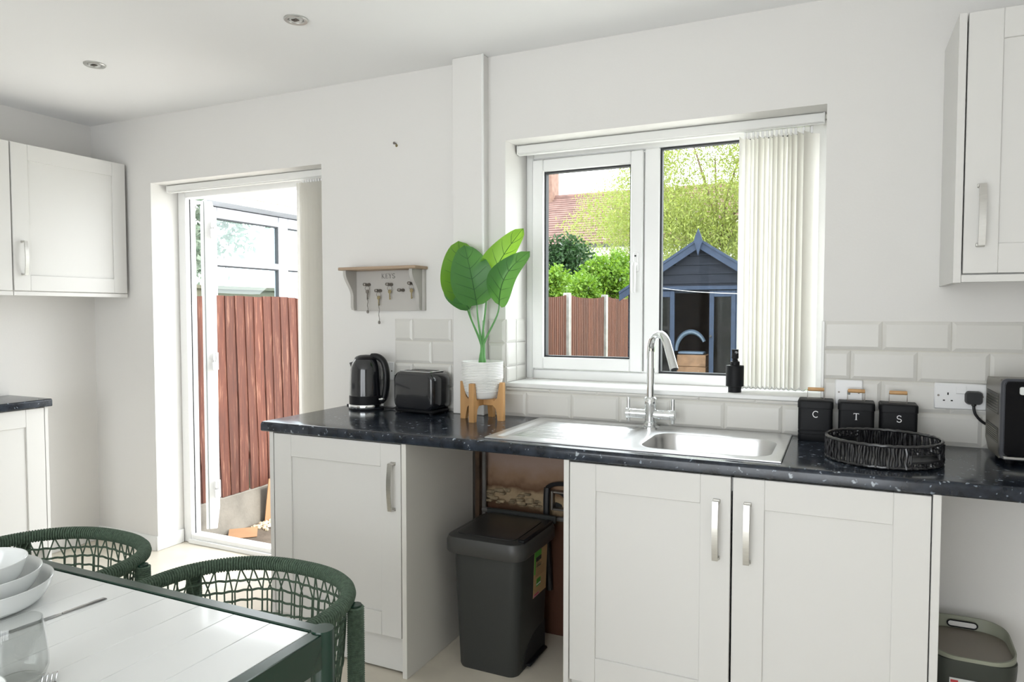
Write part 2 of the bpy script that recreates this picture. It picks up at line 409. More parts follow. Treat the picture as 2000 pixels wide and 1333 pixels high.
# ------------------------------------------------------------------ tiles (parts of the back wall)
def tile(x0, x1, z0, z1, y=0., th=.009, bv=.011):
    if x1-x0 < .006 or z1-z0 < .006: return
    m = MB(); b1 = min(bv, .45*(x1-x0), .45*(z1-z0)); g = .0012; x0 += g; x1 -= g; z0 += g; z1 -= g
    L = lambda d, yy: [(x0+d, yy, z0+d), (x1-d, yy, z0+d), (x1-d, yy, z1-d), (x0+d, yy, z1-d)]
    m.loft([L(0, y-.0005), L(0, y-.0045), L(b1, y-th)], cap=(False, True))
    obj('tile', m, TILE, wall_back, smooth=0)
ZT = 1.3203; PT = .202; RH = .102
def row(z0, z1, xa, xb, j0, y=0.):
    k = math.floor((xa-j0)/PT); x = j0+k*PT
    while x < xb - 1e-6:
        tile(max(x, xa), min(x+PT, xb), z0, z1, y); x += PT
# right area beside and past the window
for i, j in enumerate((.1243, .0284, .1243)):
    row(ZT-RH*(i+1)+.002, ZT-RH*i, wx1, XR, j)
row(.913, ZT-RH*3, wx1, XR, .0122)
# under the window board: one full row and one cut row
row(.913, ZT-RH*3, -1.378, wx1, -1.1998)
row(ZT-RH*3+.002, 1.031, wx0, wx1, -1.09)
# narrow strip between boxing and window
for i in range(3): tile(-1.378, wx0, ZT-RH*(i+1)+.002, ZT-RH*i)
# left area
for i, j in enumerate((-1.7712, -1.670, -1.7712)):
    row(ZT-RH*(i+1)+.002, ZT-RH*i, -1.868, -1.525, j, YL)
row(.913, ZT-RH*3, -1.868, -1.525, -1.67, YL)
# tiles turned into the window reveal
for i in range(3):
    z1_ = ZT-RH*i; z0_ = max(1.051, z1_-RH+.002)
    for y0, y1 in ((.002, .10), (.102, .2)):
        m = MB(); X = wx0; g = .001
        L = lambda d, xx: [(xx, y0+g+d, z0_+g+d), (xx, y1-g-d, z0_+g+d), (xx, y1-g-d, z1_-g-d), (xx, y0+g+d, z1_-g-d)]
        m.loft([L(0, X+.0005), L(0, X+.004), L(.009, X+.007)], cap=(False, True)); obj('tile', m, TILE, wall_back, smooth=0)
m = MB(); m.box(wx1-.004, wx1+.006, -.011, 0, 1.05, ZT, .002); obj('tile_trim', m, GLOSSWHITE, wall_back)
# grout bed behind the tiles
m = MB(); m.box(wx1, XR, -.002, 0, .912, ZT-.001); m.box(-1.378, wx1, -.002, 0, .912, 1.029); m.box(-1.378, wx0, -.002, 0, 1.0, ZT-.001); m.box(-1.868, -1.525, YL-.002, YL, .912, ZT-.001)
obj('grout', m, GROUT, wall_back)
# screw fixing left in the wall
t = thing('wall_screw', 'small metal screw left sticking out of the bare wall above the key shelf', 'screw', (-1.857, YL, 2.118))
m = MB(); m.lathe([(.0025, 0), (.0025, -.014), (.006, -.015), (.006, -.018), (.001, -.019)], (-1.857, YL, 2.118), 10, axis='y'); obj('shank', m, PEWTER, t)
m = MB(); m.lathe([(.007, -.0005), (.005, -.003)], (-1.855, YL, 2.110), 10, axis='y'); obj('wall_plug', m, BRASS, t)

# bare plaster in the appliance gap
PLAS = mat('old_plaster', (.44, .29, .23), .9); nt, b = nodes(PLAS)
tc = nt.nodes.new('ShaderNodeTexCoord'); sp = nt.nodes.new('ShaderNodeSeparateXYZ'); nt.links.new(tc.outputs['Object'], sp.inputs[0])
n1 = nt.nodes.new('ShaderNodeTexNoise'); n1.inputs['Scale'].default_value = 9; n1.inputs['Detail'].default_value = 7; nt.links.new(tc.outputs['Object'], n1.inputs['Vector'])
ma = nt.nodes.new('ShaderNodeMath'); ma.operation = 'MULTIPLY_ADD'; ma.inputs[1].default_value = .16; nt.links.new(n1.outputs['Fac'], ma.inputs[0]); nt.links.new(sp.outputs[2], ma.inputs[2])
rp = nt.nodes.new('ShaderNodeValToRGB'); nt.links.new(ma.outputs[0], rp.inputs[0]); e = rp.color_ramp.elements
e[0].position = 0; e[0].color = (.085, .030, .016, 1); e[1].position = 1; e[1].color = (.34, .24, .195, 1)
for p_, c_ in ((.54, (.10, .038, .02, 1)), (.59, (.11, .06, .03, 1)), (.615, (.38, .28, .17, 1)), (.655, (.36, .26, .15, 1)), (.685, (.12, .06, .03, 1)), (.725, (.27, .165, .10, 1)), (.79, (.33, .235, .19, 1))):
    x = e.new(p_); x.color = c_
nt.links.new(rp.outputs[0], b.inputs['Base Color'])
bp = nt.nodes.new('ShaderNodeBump'); bp.inputs['Strength'].default_value = .6; bp.inputs['Distance'].default_value = .02; nt.links.new(n1.outputs['Fac'], bp.inputs['Height']); nt.links.new(bp.outputs[0], b.inputs['Normal'])
m = MB()
def fn(u, v):
    x = -1.424+u*(.606); z = .0+v*.87
    band = math.exp(-((z-.56)/.03)**2)
    d = .004 + band*.014*(.5+.5*math.sin(x*61)*math.sin(z*93+x*17)) + .003*math.sin(x*40)*math.sin(z*33)
    return (x, -d, z)
m.grid(fn, 60, 90); obj('bare_plaster', m, PLAS, wall_back, smooth=60)
m = MB(); m.box(-1.423, -1.402, -.045, -.004, .0, .87, .003); obj('old_batten', m, mat('old_batten_wood', (.10, .06, .035), .9, var=.4, vscale=20), wall_back)
m = MB(); m.tube([(-1.385, -.03, .01), (-1.385, -.03, .87)], .010, 8); m.tube([(-1.385, -.045, .505), (-1.02, -.045, .505), (-.93, -.045, .50), (-.93, -.045, .30)], .010, 8); obj('copper_pipe', m, PIPE, wall_back)
m = MB(); m.tube(bez((-1.092, -.03, .625), (-1.098, -.04, .55), (-1.085, -.04, .42), (-1.08, -.03, .2)), .014, 8); m.tube(bez((-1.092, -.03, .625), (-1.06, -.04, .655), (-1.0, -.03, .655), (-.93, -.03, .63)), .009, 8); obj('old_cable', m, CABLE, wall_back)
m = MB()
rq = random.Random(9)
for i in range(34):
    x = -1.39+rq.random()*.27; z = .53+rq.random()*.05; q_ = rq.uniform(.01, .024); m.box(x, x+q_*2, -.012-rq.random()*.02, -.004, z, z+q_*.7, q_*.25)
obj('plaster_rubble', m, mat('rubble_cream', (.34, .26, .16), .95, var=.6, vscale=30), wall_back, kind='stuff')
t = thing('back_box', 'old metal back box with frayed edges set in the bare plaster of the gap', 'back box', (-1.02, -.01, .535))
m = MB(); m.box(-1.075, -1.065, -.035, -.004, .535, .615, .002); m.box(-.975, -.965, -.035, -.004, .535, .615, .002); m.box(-1.065, -.975, -.035, -.004, .535, .544, .002); m.box(-1.065, -.975, -.035, -.004, .606, .615, .002); obj('shell', m, PEWTER, t)
m = MB(); m.box(-1.064, -.976, -.008, -.004, .545, .605); obj('back_plate', m, DARKHOLE, t)

# ------------------------------------------------------------------ window
t = thing('window_1', 'white upvc kitchen window over the sink with an opening side sash', None, (-.68, .24, 1.05), kind='structure')
fy0, fy1 = .214, .275
for x0, x1, z0, z1 in ((wx0, wx0+.035, 1.05, wz1), (wx1-.06, wx1, 1.05, wz1), (wx0+.035, wx1-.06, 1.05, 1.094), (wx0+.035, wx1-.06, 2.03, wz1), (-.757, -.692, 1.094, 2.03)):
    m = MB(); m.box(x0, x1, fy0, fy1, z0, z1, .005); obj('frame', m, UPVC, t)
def ring(x0, x1, z0, z1, wd, y0, y1, bv=.004):
    out = []
    for a, b_, c_, d_ in ((x0, x0+wd, z0, z1), (x1-wd, x1, z0, z1), (x0+wd, x1-wd, z0, z0+wd), (x0+wd, x1-wd, z1-wd, z1)):
        m = MB(); m.box(a, b_, y0, y1, c_, d_, bv); out.append(m)
    return out
sash = None
m = MB()
for q in ring(-1.260, -.760, 1.098, 2.024, .052, .198, .262): m.add(q.v, q.f)
sash = obj('sash', m, UPVC, t)
m = MB()
for q in ring(-1.209, -.811, 1.149, 1.973, .008, .216, .25, .001): m.add(q.v, q.f)
obj('gasket', m, GASKET, sash)
m = MB(); m.box(-1.204, -.816, .232, .236, 1.154, 1.968); obj('pane', m, GLASS, sash, smooth=0)
m = MB()
for q in ring(-.692, wx1-.06, 1.094, 2.03, .008, .220, .25, .001): m.add(q.v, q.f)
obj('gasket', m, GASKET, t)
m = MB(); m.box(-.686, wx1-.066, .234, .238, 1.1, 2.024); obj('pane', m, GLASS, t, smooth=0)
m = MB(); m.box(-.796, -.774, .184, .199, 1.52, 1.60, .004); m.tube([(-.785, .188, 1.55), (-.785, .165, 1.55), (-.785, .160, 1.54), (-.785, .160, 1.43)], [.009, .009, .009, .007], 10); h = obj('window_handle', m, UPVC, sash)
m = MB(); m.lathe([(.004, 0), (.004, -.002)], (-.785, .184, 1.585), 10, axis='y'); obj('key_hole', m, GASKET, sash)

# ------------------------------------------------------------------ garden door (french doors standing open)
t = thing('door_1', 'white upvc french doors standing open to the garden', None, (-2.89, .22, 0), kind='structure')
gy0, gy1 = .188, .262
for x0, x1, z0, z1 in ((dx0+.001, dx0+.06, 0, dz1), (dx1-.06, dx1, 0, dz1), (dx0+.06, dx1-.06, 2.005, dz1)):
    m = MB(); m.box(x0, x1, gy0, gy1, z0, z1, .004); obj('frame', m, UPVC, t)
m = MB(); m.box(dx0+.06, dx1-.06, gy0, gy1, .0, .05, .004); m.box(dx0+.05, dx1-.05, gy0-.014, gy0, 0, .026, .003); obj('threshold', m, UPVC, t)
m = MB(); m.box(dx0+.0605, dx0+.064, gy0+.03, gy0+.034, .05, 2.0); obj('gasket', m, GASKET, t)
def leaf_door(hx, hy, ang, flip):
    # local: hinge at origin, leaf along +x, thickness along y
    Mx = Matrix.Translation((hx, hy, 0)) @ Matrix.Rotation(ang, 4, 'Z')
    W, T = .515, .062; z0, z1 = .055, 2.0
    m = MB(); wd = .085
    for a, b_, c_, d_ in ((0, wd, z0, z1), (W-wd, W, z0, z1), (wd, W-wd, z0, z0+.1), (wd, W-wd, z1-wd, z1), (wd, W-wd, .95, 1.04)):
        m.box(a, b_, -T/2, T/2, c_, d_, .004)
    m.xf(Mx); lf = obj('leaf', m, UPVC, t)
    m = MB(); m.box(wd-.006, W-wd+.006, -.004, .004, z0+.09, .955); m.box(wd-.006, W-wd+.006, -.004, .004, 1.035, z1-wd+.006); m.xf(Mx); obj('pane', m, GLASS, lf, smooth=0)
    m = MB(); m.box(-.002, .0, T/2-.020, T/2-.016, z0, z1); m.xf(Mx); obj('gasket', m, GREYL, lf)
    for zz in (.30, 1.06, 1.84):
        m = MB(); s_ = flip
        m.box(-.028, .004, -T/2-.012, -T/2+.012, zz-.055, zz-.004, .004); m.tube([(-.012, -T/2-.012, zz-.05), (-.012, -T/2-.012, zz+.05)], .010, 10); m.box(-.02, .012, -T/2-.010, -T/2+.01, zz+.004, zz+.045, .003)
        m.xf(Mx); obj('hinge', m, SOCK, lf)
leaf_door(dx0+.103, .300, math.radians(136), 1)
# right leaf folded back against the outside of the wall
Mx = None
leaf_door(dx1-.075, .345, math.radians(40), -1)

# ------------------------------------------------------------------ vertical blinds
def vblind(name, label, xa, xb, y, zr, slats, zlow, cat='blind'):
    t = thing(name, label, cat, ((xa+xb)/2, y, zlow))
    m = MB(); m.box(xa, xb, y-.022, y+.022, zr-.036, zr, .004); m.box(xa, xb, y-.012, y+.012, zr-.040, zr-.036, .001); obj('head_rail', m, SLAT if 0 else GLOSSWHITE, t)
    for qa in (xa, xb-.006):
        m = MB(); m.box(qa, qa+.006, y-.023, y+.023, zr-.038, zr+.0005, .002); obj('end_cap', m, GLOSSWHITE, t)
    for bx in (xa+.12*(xb-xa), xa+.86*(xb-xa)):
        m = MB(); m.box(bx-.012, bx+.012, y-.012, y+.03, zr-.001, wz1-.0005 if zr > 2.066 else dz1-.0005, .001); obj('bracket', m, PEWTER, t)
    for i, (x, ang) in enumerate(slats):
        m = MB(); n = 6
        def fn(u, v):
            s_ = (u-.5)*.089; c_ = .008*math.cos((u-.5)*PI)
            return (x+s_*math.cos(ang)-c_*math.sin(ang), y+s_*math.sin(ang)+c_*math.cos(ang), zlow+v*(zr-.062-zlow))
        m.grid(fn, n, 1); o = obj('slat', m, SLAT, t, smooth=60, fix=False)
        m = MB(); m.box(x-.004, x+.004, y-.006, y+.006, zr-.066, zr-.042, .001); obj('carrier', m, SOCK, o)
    # weights in the hem and the linking chain
    m = MB(); pts = []
    for i in range(len(slats)-1):
        a, b_ = slats[i][0], slats[i+1][0]
        for k in range(5): pts.append((a+(b_-a)*k/5, y-.043, zlow+.010-.012*math.sin(PI*k/5)))
    if len(pts) > 3: m.tube(pts, .0012, 6); obj('bead_chain', m, LINE, t)
    return t
sl_ = [(-.345, math.radians(68))]+[(-.332+.0165*i, math.radians(80+5*math.sin(i*1.7))) for i in range(11)] + [(-.140, math.radians(64)), (-.112, math.radians(55))]
vblind('vertical_blind', 'cream vertical blind drawn aside at the kitchen window above the sink', wx0+.006, wx1-.008, .12, 2.0715, sl_, 1.063)
sl_ = [(-2.492+.0165*i, math.radians(78+4*math.sin(i*2.1))) for i in range(12)]
vblind('vertical_blind', 'white vertical blind bunched at one side of the open garden door', dx0+.02, dx1-.004, .12, 2.0635, sl_, .03)

# ------------------------------------------------------------------ kitchen units
def bow_handle(x, z0, z1, y, M=None):
    # bow pull: strip bent outwards, feet on the door face at y (front is -y)
    m = MB(); n = 12; wd = .0085; th = .0045; out = []; inn = []
    for i in range(n+1):
        t_ = i/n; z = z0+(z1-z0)*t_; d = .026+.008*math.sin(PI*t_)
        out.append((y-d, z)); inn.append((y-d+th, z))
    poly = [(y, z0)] + out + [(y, z1), (y, z1-.006)] + inn[::-1][1:-1] + [(y, z0+.006)]
    def P(p, q): return (q, p[0], p[1])
    L = len(poly)
    # build as side strips (poly is concave): quads along
    outl = [(y, z0)] + out + [(y, z1)]; innl = [(y, z0+.005)] + [(a, min(max(b_, z0+.005), z1-.005)) for a, b_ in inn] + [(y, z1-.005)]
    loops = [[(x-wd, a[0], a[1]), (x+wd, a[0], a[1]), (x+wd, b_[0], b_[1]), (x-wd, b_[0], b_[1])] for a, b_ in zip(outl, innl)]
    m.loft(loops)
    m.box(x-.011, x+.011, y-.004, y, z0-.003, z0+.009, .0015); m.box(x-.011, x+.011, y-.004, y, z1-.009, z1+.003, .0015)
    if M: m.xf(M)
    return m
def shaker(cab, x0, x1, z0, z1, y, hx=None, hz=None, M=None, st=.088):
    th = .019
    m = MB()
    m.box(x0, x0+st, y, y+th, z0, z1, .0015); m.box(x1-st, x1, y, y+th, z0, z1, .0015)
    m.box(x0+st, x1-st, y, y+th, z0, z0+st, .0015); m.box(x0+st, x1-st, y, y+th, z1-st, z1, .0015)
    if M: m.xf(M)
    d = obj('door', m, CAB, cab)
    m = MB(); m.box(x0+st-.004, x1-st+.004, y+.007, y+.016, z0+st-.004, z1-st+.004)
    if M: m.xf(M)
    obj('panel', m, CAB, d)
    if hx is not None: obj('handle', bow_handle(hx, hz[0], hz[1], y, M), STEEL, d, 'brushed steel bow handle')
    return d
def part(name, m_, mt, par, M=None, **k):
    if M: m_.xf(M)
    return obj(name, m_, mt, par, **k)

# end base unit
c1 = thing('base_cabinet', 'white single-door shaker base cabinet at the worktop end by the garden door', 'cabinet', (-1.75, -.3, 0))
m = MB(); m.box(-2.075, -2.055, -.572, -.01, 0, .872, .001); obj('side_panel', m, CAB, c1)
m = MB(); m.box(-1.444, -1.424, -.572, -.06, 0, .872, .001); obj('side_panel', m, CABIN, c1)
m = MB(); m.box(-2.054, -1.446, -.548, -.02, .15, .168); m.box(-2.054, -1.446, -.03, -.02, .168, .86); obj('carcass', m, CAB, c1)
m = MB(); m.box(-2.054, -1.446, -.548, -.45, .842, .86); obj('front_rail', m, CAB, c1)
m = MB(); m.box(-2.054, -1.445, -.545, -.527, .008, .143, .001); obj('plinth', m, CAB, c1)
shaker(c1, -2.051, -1.4475, .146, .868, -.572, -1.479, (.625, .800))
# sink unit
c2 = thing('sink_cabinet', 'wide white double-door shaker base cabinet below the sink', 'cabinet', (-.285, -.3, 0))
for a, b_ in ((-.813, -.795), (.225, .245)):
    m = MB(); m.box(a, b_, -.572, -.03, 0, .872, .001); obj('side_panel', m, CAB, c2)
m = MB(); m.box(-.794, .224, -.548, -.04, .15, .168); m.box(-.794, .224, -.05, -.04, .168, .55); obj('carcass', m, CAB, c2)
m = MB(); m.box(-.794, .224, -.548, -.53, .82, .86); obj('front_rail', m, CAB, c2)
m = MB(); m.box(-.794, .224, -.545, -.527, .008, .143, .001); obj('plinth', m, CAB, c2)
shaker(c2, -.792, -.288, .146, .866, -.572, -.328, (.618, .794))
shaker(c2, -.282, .222, .146, .866, -.572, -.240, (.618, .794))
# wall cabinets on the window wall
def wallcab(label, x0, x1, hx):
    c = thing('wall_cabinet', label, 'cabinet', ((x0+x1)/2, -.15, 1.435))
    for qa in (x0, x1-.02):
        m = MB(); m.box(qa, qa+.02, -.30, -.001, 1.435, 2.2, .001); obj('side_panel', m, CAB, c)
    m = MB(); m.box(x0+.021, x1-.021, -.298, -.002, 1.458, 1.474); m.box(x0+.021, x1-.021, -.298, -.002, 2.18, 2.198); m.box(x0+.021, x1-.021, -.01, -.002, 1.474, 2.18); obj('carcass', m, CAB, c)
    m = MB(); m.box(x0+.0205, x1-.0205, -.318, -.296, 1.437, 1.458, .001); obj('pelmet', m, CAB, c)
    m = MB(); m.box(x0, x0+.02, -.318, -.3005, 1.435, 2.2, .001); obj('end_strip', m, CAB, c)
    shaker(c, x0+.0235, x1-.003, 1.462, 2.198, -.320, hx, (1.539, 1.712), st=.084)
wallcab('white shaker wall cabinet over the socket and microwave', .287, .805, .351)
wallcab('white shaker wall cabinet next along over the microwave', .807, 1.325, 1.28)
# cupboards along the side wall: local (u along +Y of world reversed) -> world X = XL + depth
def side_M(): # local x -> world y ; local -y (front) -> world +x
    return Matrix(((0, -1, 0, 0), (1, 0, 0, 0), (0, 0, 1, 0), (0, 0, 0, 1)))
SM = side_M()       # (x,y,z)->(-y, x, z): local y = -worldX, local x = worldY
def sidecab(label, y0, y1, hy, name='wall_cabinet'):
    c = thing(name, label, 'cabinet', (XL+.16, (y0+y1)/2, 1.43))
    f = 3.665                                   # local y of door face = -worldX
    m = MB(); m.box(y0, y1, f+.02, -XL-.001, 1.458, 2.18, .001); part('carcass', m, CAB, c, SM)
    m = MB(); m.box(y0, y1, f+.001, f+.02, 1.432, 1.452, .001); part('pelmet', m, CAB, c, SM)
    shaker(c, y0+.002, y1-.002, 1.456, 2.179, f, hy, (1.533, 1.70), SM, st=.078)
sidecab('white shaker wall cupboard in the room corner by the garden door', -.612, -.006, -.565)
sidecab('white shaker wall cupboard adjoining the corner cupboard', -1.215, -.615, -1.17)
c = thing('base_cabinet', 'narrow white shaker base cabinet standing under the side wall cupboards', 'cabinet', (XL+.17, -.85, 0))
m = MB(); m.box(-1.6, -.495, 3.665, -XL-.016, .15, .872, .001); part('carcass', m, CAB, c, SM)
m = MB(); m.box(-.494, -.478, 3.646, -XL-.016, 0, .872, .001); part('side_panel', m, CAB, c, SM)
m = MB(); m.box(-1.6, -.495, 3.70, 3.718, .005, .148, .001); part('plinth', m, CAB, c, SM)
shaker(c, -1.09, -.497, .152, .868, 3.646, -1.05, (.64, .8), SM, st=.088)
shaker(c, -1.6, -1.095, .152, .868, 3.646, -1.14, (.64, .8), SM, st=.088)
def front_poly(yf, yb, z0, z1, r=.012):
    p = [(yb, z0)]
    p += [(yf+r+r*math.cos(g), z0+.004+.004*math.sin(g)) for g in (PI*1.5, PI*1.25, PI)] if 0 else [(yf+.004, z0), (yf, z0+.004)]
    for k in range(7):
        g = PI-PI/2*k/6; p.append((yf+r+r*math.cos(g), z1-r+r*math.sin(g)))
    p.append((yb, z1)); return p
m = MB(); pl = front_poly(3.625, -XL-.001, .873, .911, .010); m.prism(pl, 'x', -1.6, -.468); m.xf(SM)
obj('worktop', m, WT, label='short bare dark worktop on the narrow cabinet under the side cupboards', cat='worktop')

# main worktop with the cut-out for the bowl
m = MB(); yf = -.580
def strip(x0, x1, y0, y1): m.box(x0, x1, y0, y1, .872, .910)
m.prism(front_poly(yf, -.49, .872, .910, .014), 'x', -2.112, 1.70)
strip(-2.112, -1.5255, -.49, .014); strip(-1.5255, -1.3775, -.49, -.053); strip(-1.3775, -.615, -.49, -.001)
strip(-.615, -.175, -.12, -.001); strip(-.175, 1.70, -.49, -.001)
wt = obj('worktop', m, WT, label='long dark flecked worktop with the steel sink let into it', cat='worktop')
m = MB(); m.box(-2.1125, -2.1105, -.575, .012, .874, .908); obj('edge_strip', m, BLACKM, wt)

# ------------------------------------------------------------------ sink
ZS = .9125
sk = thing('sink', 'stainless steel inset sink with ribbed drainer in the dark worktop', 'sink', (-.64, -.27, .91))
sx0, sx1, sy0, sy1, sxm = -1.125, -.155, -.527, -.018, -.642
m = MB()
bowl = (-.600, -.190, -.465, -.145)
loopi = rrect(*bowl, .075, 8); N = len(loopi)
cxm, cym = (sxm+sx1)/2, (sy0+sy1)/2
def outer(px, py):
    dx, dy = px-(bowl[0]+bowl[1])/2, py-(bowl[2]+bowl[3])/2
    ox, oy = (bowl[0]+bowl[1])/2, (bowl[2]+bowl[3])/2
    ks = []
    if dx > 1e-9: ks.append((sx1-ox)/dx)
    if dx < -1e-9: ks.append((sxm-ox)/dx)
    if dy > 1e-9: ks.append((sy1-oy)/dy)
    if dy < -1e-9: ks.append((sy0-oy)/dy)
    k = min(ks); return (ox+dx*k, oy+dy*k)
lo_out = [outer(*p) for p in loopi]
# snap the nearest loop points to the outer corners
for cx_, cy_ in ((sxm, sy0), (sxm, sy1), (sx1, sy0), (sx1, sy1)):
    k = min(range(N), key=lambda i: (lo_out[i][0]-cx_)**2+(lo_out[i][1]-cy_)**2); lo_out[k] = (cx_, cy_)
def inset(d, z, r): return [(p[0], p[1], z) for p in rrect(bowl[0]+d, bowl[1]-d, bowl[2]+d, bowl[3]-d, r, 8)]
mid = [((a[0]+b_[0]*2)/3, (a[1]+b_[1]*2)/3, ZS+.0025) for a, b_ in zip(loopi, lo_out)]
m.loft([[(*p, ZS+.0025) for p in lo_out], mid, [(p[0], p[1], ZS+.0015) for p in rrect(bowl[0]-.012, bowl[1]+.012, bowl[2]-.012, bowl[3]+.012, .085, 8)],
        inset(0, ZS-.002, .075), inset(.006, ZS-.02, .072), inset(.014, ZS-.12, .068), inset(.03, ZS-.150, .06), inset(.07, ZS-.158, .05)], cap=(False, True))
obj('bowl', m, SINKST, sk, smooth=50)
m = MB()
def dr(u, v):
    x = sx0+u*(sxm-sx0); y = sy0+v*(sy1-sy0); z = ZS+.0025
    ex = min(x-(sx0+.03), (sxm-.02)-x); ey = min(y-(sy0+.035), (sy1-.035)-y); e_ = min(ex, ey)
    k = max(0, min(1, e_/.012)); k = k*k*(3-2*k); z -= .004*k
    k2 = max(0, min(1, min(ex-.03, ey-.03)/.012)); z += .0032*k2*max(0, math.sin((y-sy0)*2*PI/.0215))**.7 if k2 > 0 else 0
    return (x, y, z)
m.grid(dr, 46, 150); obj('drainer', m, SINKST, sk, smooth=60)
m = MB()
for a, b_, c_, d_ in ((sx0, sx1, sy0-.001, sy0+.001), (sx0, sx1, sy1-.001, sy1+.001), (sx0-.001, sx0+.001, sy0, sy1), (sx1-.001, sx1+.001, sy0, sy1)):
    m.box(a, b_, c_, d_, .9095, ZS+.0025)
obj('rim', m, SINKST, sk)
m = MB(); m.box(sx0-.003, sx1+.003, sy0-.003, sy0+.001, .909, .9112); m.box(sx1, sx1+.003, sy0, sy1, .909, .9112); m.box(sx0-.003, sx0, sy0, sy1, .909, .9112); obj('seal', m, GASKET, sk)
m = MB(); m.lathe([(.0, .004), (.03, .004), (.036, .001), (.036, 0)], (-.395, -.30, ZS-.158), 24); obj('waste', m, CHROME, sk)
m = MB(); m.lathe([(.012, 0), (.012, .003), (.008, .004)], (bowl[0]+.012, -.33, ZS-.05), 16, axis='x'); obj('overflow', m, GASKET, sk)

# ------------------------------------------------------------------ mixer tap
tx, ty = -.651, -.080
tp = thing('mixer_tap', 'chrome twin-lever mixer tap with a tall swan-neck spout behind the sink', 'tap', (tx, ty, ZS+.0025)); z0 = ZS+.0028
m = MB(); m.lathe([(.036, 0), (.036, .004), (.03, .007), (.026, .008)], (tx, ty, z0), 32); obj('base_flange', m, CHROME, tp)
m = MB(); m.lathe([(.0245, .008), (.0245, .02), (.021, .024), (.021, .075), (.0235, .078), (.0235, .108), (.021, .112), (.0175, .116)], (tx, ty, z0), 28); obj('body', m, CHROME, tp)
m = MB(); d = Vector((.148, -.176, 0)).normalized(); zz = 1.20
pts = [Vector((tx, ty, z)) for z in (z0+.112, 1.05, 1.12, zz)]
R = .070
for k in range(1, 13):
    g = PI*.86*k/12; pts.append(Vector((tx, ty, zz)) + d*(R-R*math.cos(g)) + Vector((0, 0, R*math.sin(g))))
last = pts[-1]; tdir = (pts[-1]-pts[-2]).normalized()
for k in range(1, 4): pts.append(last+tdir*.032*k)
m.tube(pts, [.0145]*(len(pts)-1)+[.0150], 16); sp_ = obj('spout', m, CHROME, tp)
m = MB(); m.tube([pts[-1]-tdir*.002, pts[-1]+tdir*.0015], .011, 14); obj('aerator', m, GASKET, sp_)
for s_ in (-1, 1):
    m = MB(); zc = z0+.05
    m.lathe([(.018, .015), (.018, .05), (.0172, .0505), (.0172, .0515), (.018, .052), (.018, .076), (.020, .078), (.020, .092), (.016, .095)] if s_ > 0 else [(.016, -.095), (.020, -.092), (.020, -.078), (.018, -.076), (.018, -.052), (.0172, -.0515), (.0172, -.0505), (.018, -.05), (.018, -.015)], (tx, ty, zc), 20, axis='x')
    hb = obj('handle', m, CHROME, tp)
    m = MB(); m.tube([(tx+s_*.085, ty, zc-.032), (tx+s_*.085, ty, zc+.06)], .0068, 12); obj('lever', m, CHROME, hb)

# ------------------------------------------------------------------ letter shapes (stroke glyphs)
def arcp(cx, cy, rx, ry, a0, a1, n=10):
    return [(cx+rx*math.cos(math.radians(a0+(a1-a0)*i/n)), cy+ry*math.sin(math.radians(a0+(a1-a0)*i/n))) for i in range(n+1)]
GL = {
 'K': [([(.15, 0), (.15, 1)], .13), ([(.2, .42), (.7, 1)], .06), ([(.3, .52), (.75, 0)], .12), ([(.02, 0), (.3, 0)], .05), ([(.02, 1), (.3, 1)], .05), ([(.58, 1), (.82, 1)], .05), ([(.6, 0), (.9, 0)], .05)],
 'E': [([(.15, 0), (.15, 1)], .13), ([(.03, 0), (.68, 0)], .06), ([(.03, 1), (.65, 1)], .06), ([(.15, .52), (.5, .52)], .06), ([(.68, 0), (.70, .18)], .05), ([(.65, 1), (.66, .84)], .05), ([(.5, .42), (.5, .62)], .05)],
 'Y': [([(.08, 1), (.4, .48)], .12), ([(.72, 1), (.4, .48)], .06), ([(.4, .5), (.4, 0)], .13), ([(.26, 0), (.54, 0)], .05), ([(-.02, 1), (.24, 1)], .05), ([(.6, 1), (.82, 1)], .05)],
 'S': [(arcp(.36, .74, .27, .25, 35, 265, 14)+arcp(.36, .255, .29, .245, 85, -150, 14), .115), ([(.6, .98), (.6, .78)], .045), ([(.08, .02), (.08, .24)], .045)],
 'C': [(arcp(.5, .5, .42, .48, 48, 312, 22), .12), ([(.8, .97), (.8, .74)], .05)],
 'T': [([(.38, 0), (.38, 1)], .14), ([(0, .97), (.76, .97)], .09), ([(.02, .97), (.02, .82)], .05), ([(.74, .97), (.74, .82)], .05), ([(.22, 0), (.54, 0)], .05)],
 'O': [(arcp(.42, .5, .38, .48, 0, 360, 22), .13)], 'R': [([(.12, 0), (.12, 1)], .14), (arcp(.3, .73, .34, .25, 90, -90, 10), .12), ([(.12, .98), (.3, .98)], .12), ([(.12, .48), (.3, .48)], .12), ([(.35, .48), (.68, 0)], .13)],
 'A': [([(.02, 0), (.36, 1)], .12), ([(.70, 0), (.36, 1)], .14), ([(.15, .33), (.57, .33)], .1)], 'N': [([(.1, 0), (.1, 1)], .12), ([(.1, 1), (.62, 0)], .13), ([(.62, 0), (.62, 1)], .12)],
 'G': [(arcp(.45, .5, .40, .48, 50, 345, 22), .13), ([(.84, .0), (.84, .42)], .12), ([(.55, .42), (.9, .42)], .1)]}
